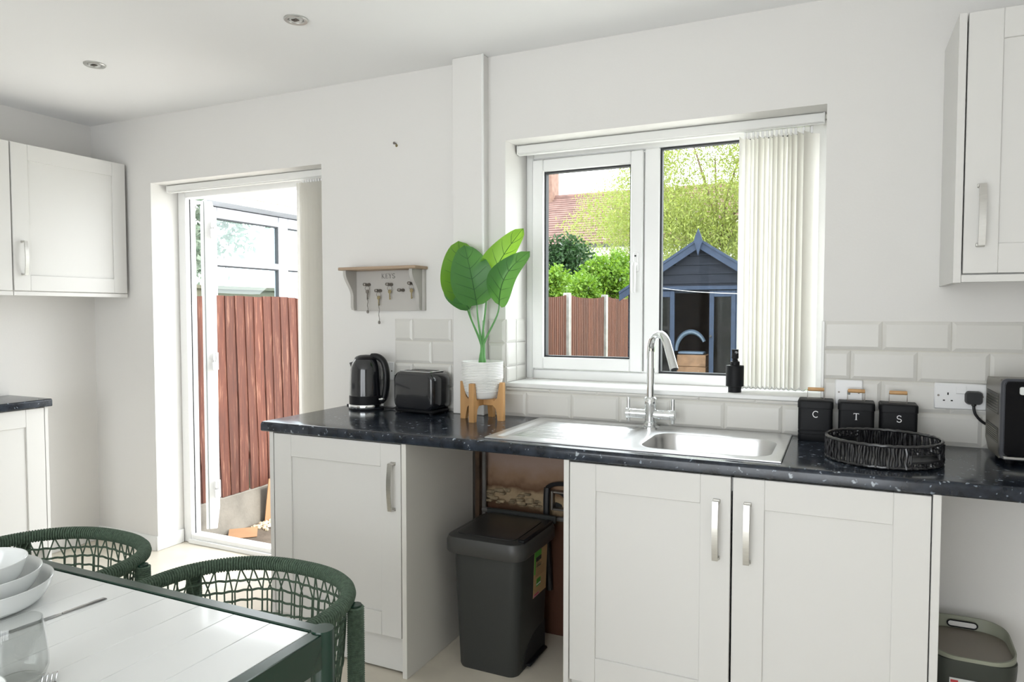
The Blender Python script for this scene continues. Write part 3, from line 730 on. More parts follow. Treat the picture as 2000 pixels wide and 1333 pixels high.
def text_mesh(s_, h, sp=.16):
    # returns (list of thick polylines) as flat ribbons in the xz plane, centred, facing -y
    m = MB(); x = 0; polys = []; n = 0
    for ch in s_:
        if ch == ' ': x += .45; continue
        mxw = 0
        for pl, wd in GL[ch]:
            mxw = max(mxw, max(p[0] for p in pl)); L = []
            for i, p in enumerate(pl):
                a = pl[max(0, i-1)]; b_ = pl[min(len(pl)-1, i+1)]; dx, dz = b_[0]-a[0], b_[1]-a[1]; q = math.hypot(dx, dz) or 1
                nx, nz = -dz/q*wd/2, dx/q*wd/2; yy = .0003*n
                L.append([((x+p[0]+nx)*h, -yy, (p[1]+nz)*h), ((x+p[0]-nx)*h, -yy, (p[1]-nz)*h), ((x+p[0]-nx)*h, -yy+.0014, (p[1]-nz)*h), ((x+p[0]+nx)*h, -yy+.0014, (p[1]+nz)*h)])
            n = (n+1) % 3
            m.loft(L)
        x += mxw+sp
    W = (x-sp)*h
    m.v = [(p[0]-W/2, p[1], p[2]) for p in m.v]; return m

# ------------------------------------------------------------------ key shelf and keys
ks = thing('key_shelf', 'taupe wall shelf with wooden top, KEYS lettering and a row of pegs', 'shelf', (-1.90, 0, 1.355))
m = MB(); m.box(-2.095, -1.700, 0, YL, 1.357, 1.542, .001); obj('back_panel', m, TAUPE, ks)
m = MB(); m.box(-2.112, -1.690, -.092, YL, 1.542, 1.556, .003); obj('shelf_top', m, SHELFWOOD, ks)
def bracket_poly():
    p = [(YL-.001, 1.542), (-.080, 1.542), (-.080, 1.530)]
    for k in range(1, 11):
        t_ = k/10; p.append((-.080+.055*(t_*t_*(3-2*t_)), 1.530-.105*t_))
    p += [(-.025, 1.372), (-.018, 1.360), (YL-.001, 1.360)]; return p
for x in (-2.083, -1.722):
    m = MB(); m.prism(bracket_poly(), 'x', x-.008, x+.008); obj('bracket', m, TAUPE, ks)
m = text_mesh('KEYS', .021, .14); m.v = [(p[0]-1.896, p[1]-.0005, p[2]+1.506) for p in m.v]; obj('lettering', m, GREYLET, ks, smooth=0)
pegs = [(-2.001, 1.478), (-1.937, 1.449), (-1.876, 1.477), (-1.812, 1.450), (-1.758, 1.480)]
for x, z in pegs:
    m = MB(); m.lathe([(.0075, .0), (.0075, -.008), (.0055, -.010), (.0055, -.026), (.0075, -.028), (.0075, -.042), (.005, -.044)], (x, 0, z), 12, axis='y'); obj('peg', m, PEWTER, ks)
def key(label, x, z, drop, chain, metal):
    y = -.018; t = thing('key', label, 'key', (x, y, z-.01-drop), group='keys hanging on the key shelf')
    m = MB(); zr = z-.0045-.011+.009; ringp = [(x, y+.010*math.sin(a)*.3, zr-.011+.011*math.cos(a)) if 0 else (x+.011*math.sin(a), y+.002*math.sin(a), zr-.011+.011*math.cos(a)) for a in (2*PI*i/16 for i in range(16))]
    m.tube(ringp, .0011, 6, closed=True); obj('ring', m, PEWTER, t)
    zt = zr-.018
    m = MB(); m.lathe([(.0, -.0012), (.0085, -.0012), (.0085, .0012), (.0, .0012)], (x, y, zt-.008), 16, axis='y', sy=1.15); m.box(x-.0025, x+.0025, y-.001, y+.001, zt-.045, zt-.014); m.box(x+.002, x+.0055, y-.001, y+.001, zt-.043, zt-.036); m.box(x+.002, x+.0045, y-.001, y+.001, zt-.033, zt-.029); obj('blade', m, metal, t)
    if chain:
        m = MB(); pts = [(x+.004+.002*math.sin(k*1.3), y-.003, zt-.012-chain*k/12) for k in range(13)]; m.tube(pts, [.0016 if k % 2 else .0011 for k in range(13)], 6); m.lathe([(0, -.009), (.005, -.006), (.006, 0), (.004, .006), (0, .008)], (pts[-1][0], y-.003, pts[-1][2]-.004), 10); obj('fob_chain', m, PEWTER, t)
key('dark key with a long thin chain on the first peg by the shelf bracket', *pegs[0], .08, .085, PEWTER)
key('brass key with the longest hanging chain on the lower second peg', *pegs[1], .09, .105, BRASS)
key('short copper-brown key on the peg under the lettering', *pegs[2], .05, 0, BRASS)
key('short pale brass key on the peg beside the far bracket', *pegs[4], .05, 0, BRASS)

# ------------------------------------------------------------------ kettle
ZW = .9102
kx, ky = -1.957, -.090
kt = thing('kettle', 'glossy black kettle with a chrome base band on the worktop end', 'kettle', (kx, ky, ZW))
m = MB(); m.lathe([(.079, 0), (.080, .006), (.078, .008)], (kx, ky, ZW), 40); obj('power_base', m, BLACKM, kt)
m = MB(); m.lathe([(.0785, .008), (.0795, .010), (.0795, .022), (.078, .025)], (kx, ky, ZW), 40); obj('chrome_band', m, CHROME, kt)
prof = [(.076, .025), (.0765, .030), (.0765, .062)]
m = MB(); m.lathe(prof+[(.0745, .064)], (kx, ky, ZW), 40); obj('lower_collar', m, BLACKM, kt)
m = MB(); m.lathe([(.0745, .064), (.0735, .12), (.0705, .178), (.068, .195), (.060, .214), (.050, .228)], (kx, ky, ZW), 40); obj('body', m, BLACKG, kt)
m = MB(); m.lathe([(.050, .228), (.052, .231), (.046, .238), (.028, .245), (0, .247)], (kx, ky, ZW), 36); obj('lid', m, BLACKP, kt)
m = MB(); hd = Vector((.88, .10, 0)).normalized()
def hp(r, z): return Vector((kx, ky, ZW+z)) + hd*r
pts = catmull([hp(.030, .240), hp(.062, .238), hp(.090, .215), hp(.103, .17), hp(.103, .11), hp(.094, .06), hp(.078, .038)], 6)
m.tube(pts, [.014]*len(pts), 12, flat=1.3); obj('handle', m, BLACKP, kt)
m = MB(); c_ = hp(.092, .050); m.box(c_.x-.012, c_.x+.012, c_.y-.03, c_.y-.012, c_.z-.006, c_.z+.006, .003); obj('switch', m, CHROME, kt)
m = MB(); sd = Vector((-.95, -.1, 0)).normalized(); q = Vector((kx, ky, ZW+.196))
m.loft([[tuple(q+sd*.05+Vector((0, s_*.024, -.035))) for s_ in (-1, 1)]+[tuple(q+sd*.05+Vector((0, s_*.024, .02))) for s_ in (1, -1)],
        [tuple(q+sd*.073+Vector((0, s_*.010, -.008))) for s_ in (-1, 1)]+[tuple(q+sd*.079+Vector((0, s_*.012, .013))) for s_ in (1, -1)]]); obj('spout', m, BLACKG, kt)
m = MB(); m.tube(catmull([(kx+.075, ky+.02, ZW+.012), (kx+.13, ky+.03, ZW+.006), (kx+.155, ky+.06, ZW+.05), (kx+.125, ky+.085, ZW+.11), (kx+.10, ky+.083, ZW+.15)], 8), .0035, 8); obj('power_cord', m, CABLE, kt)
m = MB(); m.tube(catmull([(kx-.078, ky+.03, ZW+.012), (kx-.11, ky+.05, ZW+.012), (kx-.14, ky+.06, ZW+.004), (kx-.149, ky+.05, ZW+.0035)], 8), .0038, 8)
obj('spare_cord', m, CABLE, kt)

# ------------------------------------------------------------------ toaster (local, then turned a little)
to = thing('toaster', 'glossy black two-slice toaster beside the kettle', 'toaster', (-1.672, -.070, ZW), rz=math.radians(-7))
def TB(name, m_, mt, par=None, **k): return obj(name, m_, mt, par or to, local=True, **k)
m = MB(); sec = rrect(-.110, .110, .014, .180, .034, 8)
# body: rounded arch section swept in y with softened ends
loops = []
for y, k in ((-.066, .012), (-.062, .004), (-.055, 0), (.055, 0), (.062, .004), (.066, .012)):
    loops.append([((p[0])*(1-k/.11), y, .097+(p[1]-.097)*(1-k/.083)) for p in sec])
m.loft(loops); TB('body', m, BLACKG)
m = MB(); m.box(-.106, .106, -.062, .062, .004, .018, .005); TB('foot_base', m, BLACKM)
for x in (-.09, .09):
    for y in (-.05, .05):
        m = MB(); m.lathe([(.009, 0), (.009, .005)], (x, y, 0), 12); TB('foot', m, BLACKM)
m = MB(); m.box(-.086, .086, -.05, .05, .1795, .1835, .002); TB('slot_plate', m, CHROME)
for y in (-.024, .024):
    m = MB(); m.box(-.07, .07, y-.011, y+.011, .183, .1842); TB('slot', m, DARKHOLE)
m = MB(); m.box(-.122, -.108, -.014, .014, .118, .128, .003); TB('lever', m, CHROME)
m = MB(); m.lathe([(.012, 0), (.012, -.006), (.010, -.008)], (-.1105, 0, .05), 16, axis='x'); TB('dial', m, BLACKP)
m = MB(); m.tube(catmull([(-.108, .05, .03), (-.125, .045, .004), (-.15, .05, .04), (-.14, .075, .12)], 8), .0034, 8); TB('power_cord', m, CABLE)

# ------------------------------------------------------------------ sockets
def socket(name, label, x0, x1, z0, z1, y, holes, switches, screws=()):
    t = thing(name, label, 'socket', ((x0+x1)/2, y, z0))
    m = MB(); m.box(x0, x1, y-.009, y, z0, z1, .003); obj('plate', m, SOCK, t)
    for hx, hz in holes:
        for dx, dz, w_, h_ in ((0, .012, .004, .008), (-.011, -.010, .006, .004), (.011, -.010, .006, .004)):
            m = MB(); m.box(hx+dx-w_/2, hx+dx+w_/2, y-.0095, y-.008, hz+dz-h_/2, hz+dz+h_/2); obj('pin_hole', m, DARKHOLE, t)
    for sx_, sz_ in switches:
        m = MB(); m.prism([(y-.009, sz_-.013), (y-.0145, sz_-.011), (y-.0105, sz_+.013), (y-.009, sz_+.013)], 'x', sx_-.007, sx_+.007); obj('rocker', m, SOCK, t)
    for qx, qz in screws:
        m = MB(); m.lathe([(.0035, 0), (.0035, -.0012), (.001, -.0014)], (qx, y-.009, qz), 12, axis='y'); obj('fixing_screw', m, PEWTER, t)
    return t
YT = -.0095
socket('double_socket', 'white double socket with a black plug, beside the microwave', .279, .425, 1.034, 1.119, YT, [(.318, 1.072), (.387, 1.072)], [(.347, 1.098), (.361, 1.098)], [(.291, 1.078), (.413, 1.078)])
t = socket('cooker_connection', 'white single outlet plate on the tiles behind the black canisters', -.018, .068, 1.031, 1.117, YT, [], [], [(-.006, 1.074), (.056, 1.074)])
m = MB(); m.box(.020, .030, YT-.0105, YT-.008, 1.066, 1.082, .001); obj('cover_slot', m, GREYL, t)
m = MB(); m.box(.016, .046, YT-.0105, YT-.008, 1.042, 1.047, .001); obj('rating_mark', m, GREYL, t)
socket('double_socket', 'white double socket on the wall behind the kettle', -2.018, -1.872, 1.035, 1.12, YL, [(-1.98, 1.072), (-1.91, 1.072)], [(-1.952, 1.098), (-1.938, 1.098)], [(-1.884, 1.078)])
t = thing('plug', 'black three-pin plug with its flex in the double socket', 'plug', (.388, YT-.03, 1.05))
m = MB(); L = rrect(.388-.024, .388+.024, 1.053, 1.096, .012, 6)
m.loft([[(p[0], YT-.009, p[1]) for p in L], [(p[0], YT-.025, p[1]) for p in L], [(.388+(p[0]-.388)*.85, YT-.036, 1.075+(p[1]-1.075)*.85) for p in L]]); obj('body', m, BLACKP, t)
m = MB(); m.tube(catmull([(.388, YT-.022, 1.056), (.389, YT-.024, 1.037), (.396, YT-.022, 1.018), (.418, YT-.014, .995), (.46, YT-.012, .975)], 8), [.0072]*4+[.0042]*29, 10); obj('flex', m, CABLE, t)

# ------------------------------------------------------------------ microwave oven
X0, X1, Y0, Y1, z0, z1 = .421, .885, -.262, -.035, .925, 1.150
mw = thing('microwave_oven', 'black-fronted compact oven with a grey vented side at the worktop end', 'oven', ((X0+X1)/2, (Y0+Y1)/2, ZW))
m = MB(); pr = [(Y1, z0+.03), (Y1, z1-.018), (Y1-.014, z1-.002), (Y0+.012, z1+.006), (Y0+.012, z0), (Y1-.05, z0)]
m.prism(pr, 'x', X0, X1); obj('casing', m, MWSIDE, mw)
m = MB(); L = rrect(X0-.001, X1+.001, z0-.002, z1+.009, .016, 5); m.prism(L, 'y', Y0-.002, Y0+.014); obj('front_bezel', m, mat('dark_blue_grey_bezel', (.06, .062, .07), .3, .4), mw)
m = MB(); L = rrect(X0+.007, X1-.12, z0+.012, z1+.002, .012, 5); m.prism(L, 'y', Y0-.020, Y0-.002); dr_ = obj('door', m, OVENBLK, mw)
m = MB(); L = rrect(X0+.040, X0+.22, z1-.034, z1-.012, .005, 4); m.prism(L, 'y', Y0-.026, Y0-.019); obj('handle', m, PAPER, dr_)
m = MB(); m.box(X0+.006, X1-.12, Y0-.021, Y0-.002, z0+.003, z0+.0105, .001); obj('trim_strip', m, STEEL, mw)
m = MB(); m.box(X1-.115, X1-.008, Y0-.016, Y0-.002, z0+.012, z1+.002, .003); obj('control_panel', m, BLACKP, mw)
for a, b_ in ((z0+.125, z0+.185), (z0+.040, z0+.085)):
    v = None
    m = MB(); m.box(X0-.0015, X0+.001, Y0+.03, Y1-.02, a, b_); v = obj('side_vent', m, mat('vent_dark', (.05, .047, .04), .5), mw)
    m = MB()
    for k in range(6): m.box(X0-.003, X0-.001, Y0+.035, Y1-.025, a+.004+k*(b_-a-.008)/6, a+.007+k*(b_-a-.008)/6)
    obj('louvres', m, MWSIDE, v)
for x in (X0+.03, X1-.03):
    for y in (Y0+.03, Y1-.055):
        m = MB(); m.lathe([(.010, 0), (.012, .017)], (x, y, ZW), 12); obj('foot', m, BLACKM, mw)

# ------------------------------------------------------------------ lettered canisters
def canister(letter, x0, label, rz=0):
    W, D_, H = .112, .108, .133
    t = thing('canister', label, 'canister', (x0+W/2, -.105+.0535, ZW), rz=rz, group='lettered storage canisters')
    def K(n, mm, mt, par=None, **k): return obj(n, mm, mt, par or t, local=True, **k)
    m = MB(); L = rrect(-W/2+.002, W/2-.002, -D_/2+.002, D_/2-.002, .012, 5)
    loops = []
    for z, k in ((0, .97), (.003, 1), (.020, 1), (.0215, .975), (.0235, .975), (.025, 1), (.033, 1), (.0345, .975), (.0365, .975), (.038, 1), (.112, 1)): loops.append([(p[0]*k, p[1]*k, z) for p in L])
    m.loft(loops); K('body', m, BLACKM)
    m = MB(); L2 = rrect(-W/2, W/2, -D_/2, D_/2, .013, 5)
    m.loft([[(p[0]*k, p[1]*k, z) for p in L2] for z, k in ((.113, 1), (.134, 1), (.137, .98), (.139, .94))]); lid = K('lid', m, BLACKM)
    m = MB(); hw = .026; m.tube(catmull([(-hw, 0, .139), (-hw-.0005, 0, .150), (-hw-.0005, 0, .172), (hw+.0005, 0, .172), (hw+.0005, 0, .150), (hw, 0, .139)], 1), .0013, 6); m.tube([(-hw, 0, .1405), (hw, 0, .1405)], .0013, 6); K('handle_wire', m, PEWTER, lid)
    m = MB(); m.lathe([(.0055, -.026), (.0065, -.024), (.0065, .024), (.0055, .026)], (0, 0, .173), 16, axis='x'); K('handle_grip', m, DOWEL, lid)
    m = text_mesh(letter, .0215); m.v = [(p[0], p[1]-D_/2+.0012, p[2]+.082) for p in m.v]; K('lettering', m, LETTER, smooth=0)
canister('C', -.134, 'black tin canister marked C next to the sink')
canister('T', -.008, 'black tin canister marked T in the middle of the set')
canister('S', .117, 'black tin canister marked S nearest the socket')

# ------------------------------------------------------------------ round wicker tray
bx, by, br, bh = .116, -.338, .152, .066
tr = thing('wicker_tray', 'round black wicker tray with cut-out handles in front of the canisters', 'tray', (bx, by, ZW))
def ba(a, r, z): return (bx+r*math.cos(a), by+r*math.sin(a), ZW+z)
m = MB(); m.lathe([(0, .004), (br-.006, .004), (br-.002, .007), (br-.006, .010), (0, .009)], (bx, by, ZW), 48); obj('base', m, WICK, tr)
ha = [math.radians(-45), math.radians(135)]; hwid = .36
def inh(a): return any(abs((a-h_+PI) % (2*PI)-PI) < hwid for h_ in ha)
m = MB(); ns = 128
for i in range(ns):
    a = 2*PI*i/ns; ph = random.uniform(-.02, .02)
    rr = br + (.0035 if i % 2 else -.0005)
    segs = [(.003, bh-.004)] if not inh(a) else [(.003, .018), (bh-.022, bh-.004)]
    for za, zb in segs:
        pts = [ba(a+ph*k/4+.008*math.sin(k*1.9+i), rr+.002*math.sin(k*2.3+i*1.3), za+(zb-za)*k/4) for k in range(5)]
        m.tube(pts, .0034, 5)
obj('woven_wall', m, WICK, tr, kind='stuff')
m = MB()
for zz, r_ in ((bh, .0048), (.006, .0050)):
    pts = [ba(2*PI*k/96, br+.0015+.0012*math.sin(k*3), zz+.0010*math.sin(k*2.1)) for k in range(96)]; m.tube(pts, r_, 7, closed=True)
for h_ in ha:
    for zz in (.021, bh-.024): m.tube([ba(h_-hwid+2*hwid*k/16, br+.002, zz) for k in range(17)], .0032, 6)
    for sgn in (-1, 1): m.tube([ba(h_+sgn*hwid, br+.002, .02+(bh-.044)*k/4) for k in range(5)], .0035, 6)
obj('rim', m, WICK, tr)

# ------------------------------------------------------------------ soap dispenser on the window board
sx_, sy_ = -.362, .045
sd_ = thing('soap_dispenser', 'matt black soap pump standing on the window board', 'dispenser', (sx_, sy_, 1.0505))
zb = 1.0505
m = MB(); m.lathe([(.024, 0), (.024, .020), (.0325, .022), (.0325, .098), (.0315, .100), (0, .100)], (sx_, sy_, zb), 32); obj('bottle', m, BLACKM, sd_)
m = MB(); m.lathe([(.017, .100), (.017, .114), (.012, .116), (.009, .124), (.013, .127), (.013, .137), (.012, .139), (.012, .152), (.0125, .153), (.0125, .160), (0, .160)], (sx_, sy_, zb), 24); pm = obj('pump', m, BLACKM, sd_)
m = MB(); m.tube([(sx_, sy_, zb+.150), (sx_+.01, sy_-.03, zb+.149), (sx_+.014, sy_-.042, zb+.144)], [.006, .005, .0045], 10); obj('nozzle', m, BLACKM, pm)

# ------------------------------------------------------------------ potted plant on a bamboo stand
px, py = -1.332, -.146
st = thing('plant_stand', 'four-legged bamboo stand on the worktop under the white pot', 'plant stand', (px, py, ZW))
lp = [(-.010, 0), (.010, 0), (.0135, .052), (.0135, .09), (.008, .112), (.0045, .155), (-.010, .155), (-.010, 0)][:-1]
for k in range(4):
    g = k*PI/2; m = MB(); lp2 = [(.098, 0), (.098, .155), (.083, .155), (.072, .092), (.052, .076), (.054, .060), (.066, .048), (.074, 0)]
    m.prism(lp2, 'y', -.011, .011); m.xf(Matrix.Translation((px, py, ZW)) @ Matrix.Rotation(g, 4, 'Z')); obj('leg', m, BAMBOO, st)
for k in range(2):
    m = MB(); m.box(-.056, .056, -.010, .010, .060+.001*k, .088, .002)
    m.xf(Matrix.Translation((px, py, ZW)) @ Matrix.Rotation(k*PI/2, 4, 'Z')); obj('crossbar', m, BAMBOO, st)
pz = ZW+.0885
pl = thing('potted_plant', 'large-leaved green plant in a ribbed white pot by the window', 'plant', (px, py, pz))
prof = [(0, 0), (.054, 0), (.062, .006), (.069, .02)]
z = .028
while z < .142: prof += [(.0695+min(1, (z-.02)/.06)*.014, z), (.0715+min(1, (z-.02)/.06)*.0145, z+.003), (.0695+min(1, (z-.02)/.06)*.014, z+.006)]; z += .0065
prof += [(.086, .146), (.086, .151), (.081, .151), (.080, .142), (.0, .130)]
m = MB(); m.lathe(prof, (px, py, pz), 48); obj('pot', m, POT, pl, 'ribbed white ceramic pot')
m = MB(); m.lathe([(0, .1325), (.08, .1320), (.08, .130)], (px, py, pz), 32); obj('soil', m, mat('soil', (.05, .035, .025), .95, bump=.8, bscale=80), pl)
def uv(u, v, dy=0.): return Vector((-1.324+(u-945)*.00233 + dy*-.45, -.15+dy, 1.152+(705-v)*.00205))
cdir = Vector((.455, -.89, .05)).normalized()
def plant_leaf(b0, tip, wpx, dy, fold, bendy, mt, lean=0., skew=0.):
    B = uv(*b0, dy); T = uv(*tip, dy-bendy); A = (T-B); Ln = A.length; A.normalize()
    nrm = (cdir - A*cdir.dot(A)).normalized(); S = A.cross(nrm).normalized()
    q = Matrix.Rotation(lean, 3, A); nrm = q @ nrm; S = q @ S
    w_ = wpx*.00225/2
    def P(t_, s_):
        wd = w_*(max(0, math.sin(PI*min(1, t_**.80*.97+.03))))**.5*(1.0-.12*t_)
        c = B + A*(Ln*t_) + nrm*(.035*math.sin(PI*t_)-.02*t_*t_)
        return c + S*(wd*s_*math.cos(fold*abs(s_))+skew*w_*math.sin(PI*t_)) + nrm*(wd*abs(s_)*math.sin(fold) * (1 if 1 else -1) + .006*math.sin(9*t_+2*s_)*abs(s_))
    m = MB(); m.grid(lambda t_, s_: tuple(P(t_, s_*2-1)), 18, 10)
    lf = obj('leaf', m, mt, pl, smooth=80, fix=False)
    m = MB(); m.tube([P(i/14, 0)+nrm*.0010 for i in range(15)], [.0022-.0016*i/14 for i in range(15)], 6)
    for i in range(5):
        t0 = .08+.17*i
        for s_ in (-1, 1): m.tube([P(min(1, t0+.16*k/5), s_*.82*k/5)+nrm*.0008 for k in range(6)], [.0011-.0008*k/5 for k in range(6)], 5)
    obj('vein', m, VEIN, lf); return B
stems = []
stems.append(plant_leaf((908, 588), (893, 463), 92, .075, .26, .04, PLEAF2, .02))
stems.append(plant_leaf((915, 602), (880, 498), 62, .055, .25, .0, PLEAF, -.75))
stems.append(plant_leaf((950, 566), (1017, 444), 64, .045, .40, .01, PLEAF2, -.35))
stems.append(plant_leaf((975, 594), (1029, 491), 60, .015, .45, .01, PLEAF, -.30, -.35))
stems.append(plant_leaf((932, 594), (908, 474), 84, 0., .22, .02, PLEAF, .05))
for i, B in enumerate(stems):
    s0 = Vector((px+.012*math.cos(i*1.3), py+.012*math.sin(i*1.3), pz+.128))
    m = MB(); m.tube(bez(s0, s0+Vector((0, 0, .12)), B-Vector((0, 0, .07)), B, 14), [.0058-.0030*k/14 for k in range(15)], 8); obj('stem', m, STEM, pl)
m = MB(); s0 = Vector((px, py, pz+.128)); m.tube([s0, s0+Vector((.002, 0, .07)), s0+Vector((.004, .0, .12)), s0+Vector((.004, .0, .19))], [.013, .010, .006, .002], 10); obj('stem', m, STEM, pl)

# ------------------------------------------------------------------ pedal bin in the gap
pb = thing('pedal_bin', 'tall dark grey plastic pedal bin with an eco sticker in the gap', 'bin', (-1.18, -.25, 0))
def RR(x0, x1, y0, y1, r, z): return [(p[0], p[1], z) for p in rrect(x0, x1, y0, y1, r, 7)]
m = MB(); m.loft([RR(-1.305, -1.065, -.400, -.120, .035, .0), RR(-1.309, -1.062, -.404, -.116, .038, .01), RR(-1.325, -1.045, -.420, -.10, .042, .455), RR(-1.325, -1.045, -.420, -.10, .042, .462)]); body = obj('body', m, DGREY, pb)
# pedal recess on the side
m = MB(); pp = [(-.345, .012)] + [(-.16-.185*math.cos(math.radians(a)), .012+.11*math.sin(math.radians(a))) for a in range(10, 91, 10)] + [(-.135, .122), (-.135, .012)]
m.prism(pp, 'x', -1.068, -1.0575); obj('pedal_recess', m, DARKHOLE, pb)
m = MB(); m.box(-1.064, -1.040, -.32, -.15, .012, .024, .004); obj('pedal', m, BLACKM, pb)
m = MB(); m.loft([RR(-1.346, -1.028, -.438, -.082, .05, .447), RR(-1.352, -1.022, -.444, -.076, .055, .455), RR(-1.352, -1.022, -.444, -.076, .055, .492), RR(-1.345, -1.029, -.437, -.083, .05, .508), RR(-1.330, -1.060, -.424, -.096, .045, .514)]); lid = obj('lid', m, DGREYL, pb)
m = MB(); m.loft([RR(-1.318, -1.068, -.405, -.125, .03, .513), RR(-1.318, -1.068, -.405, -.125, .03, .517), RR(-1.310, -1.076, -.397, -.133, .026, .519)]); obj('flap', m, mat('bin_flap', (.030, .029, .028), .3), lid)
m = MB(); m.box(-1.342, -1.032, -.092, -.075, .495, .527, .004); obj('hinge_bar', m, DGREY, lid)
m = MB(); m.box(-1.058, -1.030, -.40, -.12, .508, .522, .004); obj('latch_bar', m, BLACKP, lid)
# sticker
def yx(y, z): return -1.062+.017*(z/.455)+.0012
def sticker(name, y0, y1, z0, z1, mt, par, lift=.0, sk=0.):
    m = MB(); f = lambda y, z, d: (yx(y, z)+d, y, z)
    ps = [(y0, z0), (y1, z0+sk), (y1, z1+sk), (y0, z1)]
    m.loft([[f(a, b_, lift) for a, b_ in ps], [f(a, b_, lift+.0006) for a, b_ in ps]]); return obj(name, m, mt, par, smooth=0)
stk = sticker('sticker', -.272, -.145, .255, .438, KRAFT, body)
sticker('green_band', -.270, -.205, .410, .436, GREENL, stk, .0007); sticker('green_edge', -.271, -.258, .345, .436, GREENL, stk, .0006); sticker('black_mark', -.255, -.205, .393, .409, BLACKL, stk, .0009)
sticker('green_emblem', -.245, -.205, .292, .322, GREENL, stk, .0007); sticker('pale_bar', -.245, -.205, .298, .303, PAPER, stk, .0014); sticker('pink_mark', -.270, -.215, .256, .268, PINKL, stk, .0007); sticker('dark_mark', -.262, -.222, .262, .266, RED, stk, .0014)
for i in range(5): sticker('text_line', -.255, -.175, .333+.007*i, .3345+.007*i, mat('label_tan', (.36, .22, .1), .7), stk, .0007)
for s_, zz in (('ECO', .381), ('RANGE', .3685)):
    m = text_mesh(s_, .0115, .12); xw = max(p[0] for p in m.v); m.v = [(yx(0, zz)+.0010-p[1], -.25+xw+p[0], p[2]+zz) for p in m.v]; obj('lettering', m, BLACKL, stk, smooth=0)

# ------------------------------------------------------------------ caddy bin in the other gap
cb = thing('caddy_bin', 'small dark green-grey recycling caddy with a taupe tray lid by the wall', 'bin', (.365, -.2, 0))
xa, xb, ya, yb = .255, .478, -.315, -.075
m = MB(); m.loft([RR(xa+.03, xb-.035, ya+.03, yb-.03, .04, 0), RR(xa+.006, xb-.012, ya+.010, yb-.01, .05, .272), RR(xa+.006, xb-.012, ya+.010, yb-.01, .05, .285)]); cbody = obj('body', m, DGREEN, cb)
m = MB(); m.loft([RR(xa, xb, ya, yb, .055, .283), RR(xa-.002, xb+.002, ya-.002, yb+.002, .057, .312), RR(xa-.002, xb+.002, ya-.002, yb+.002, .057, .330)]); obj('collar', m, DGREEN, cb)
# tray lid with a wall that rises towards the back
L = rrect(xa-.002, xb+.002, ya-.002, yb+.002, .075, 9)
def wz(y): t_ = max(0, min(1, (y-ya)/(yb-ya))); return .341+.033*t_**.8
def sc2(k): cx, cy = (xa+xb)/2, (ya+yb)/2; return [(cx+(p[0]-cx)*k, cy+(p[1]-cy)*k) for p in L]
o_, i_, i2 = sc2(1), sc2(.965), sc2(.93)
m = MB(); m.loft([[(p[0], p[1], .3305) for p in o_], [(p[0], p[1], wz(p[1])) for p in o_], [(p[0], p[1], wz(p[1])) for p in i_], [(p[0], p[1], .336) for p in i2]], cap=(False, False)); ld = obj('lid', m, SAGE, cb)
m = MB(); m.loft([[(p[0], p[1], .3355) for p in i2], [(p[0]*1, p[1], .3356) for p in sc2(.2)]], cap=(False, True)); obj('tray', m, TRAYTOP, ld)
m = MB(); hc = (.365, -.088, .352); pts = []
for k in range(28):
    g = 2*PI*k/28; ex = .030*(1 if math.cos(g) > 0 else -1); pts.append((hc[0]+ex+.011*math.cos(g), hc[1]-.001, hc[2]+.010*math.sin(g)))
m.tube(pts, .0022, 6, closed=True); hr = obj('handle_slot', m, BLACKM, ld)
m = MB(); m.prism([(p[0], p[2]) for p in pts], 'y', -.0885, -.087); obj('slot_opening', m, WALL, hr)
def lab(x0, x1, z0, z1, mt, name, lift, par):
    m = MB(); f = lambda x, z, d: (x, ya+.010+.02*(1-z/.272)-.001-d, z)
    ps = [(x0, z0), (x1, z0), (x1, z1), (x0, z1)]; m.loft([[f(a, b_, lift) for a, b_ in ps], [f(a, b_, lift+.0006) for a, b_ in ps]]); return obj(name, m, mt, par, smooth=0)
lb = lab(.306, .400, .19, .272, PAPER, 'sticker', 0, cbody)
lab(.309, .328, .258, .266, RED, 'red_mark', .0008, lb); lab(.309, .358, .252, .2555, GREYL, 'text_line', .0008, lb); lab(.309, .358, .246, .249, GREENL, 'green_bar', .0008, lb); lab(.309, .320, .215, .241, BLUEL, 'blue_mark', .0008, lb); lab(.325, .375, .222, .234, GREYL, 'text_line', .0008, lb); lab(.382, .388, .250, .258, GREYL, 'icon', .0008, lb)

# ------------------------------------------------------------------ downlights
for (x, y), lbl in (((-1.842, -.648), 'round nickel ceiling downlight nearer the window'), ((-2.969, -.652), 'round nickel ceiling downlight over the garden door side')):
    t = thing('downlight', lbl, 'downlight', (x, y, ZC-.008), group='ceiling downlights')
    m = MB(); m.lathe([(.044, 0), (.044, -.004), (.041, -.007), (.030, -.006), (.027, -.002), (.027, .0)], (x, y, ZC), 32); obj('bezel', m, GREYMETAL, t)
    m = MB(); m.lathe([(.026, -.001), (.024, -.004), (.012, -.0025), (0, -.0045)], (x, y, ZC), 24); obj('lamp', m, LAMPGL, t)
    m = MB()
    for k in range(5): m.box(x-.012+.005*k, x-.0095+.005*k, y-.012, y+.006, ZC-.0065, ZC-.0035)
    obj('lamp_grille', m, PEWTER, t)

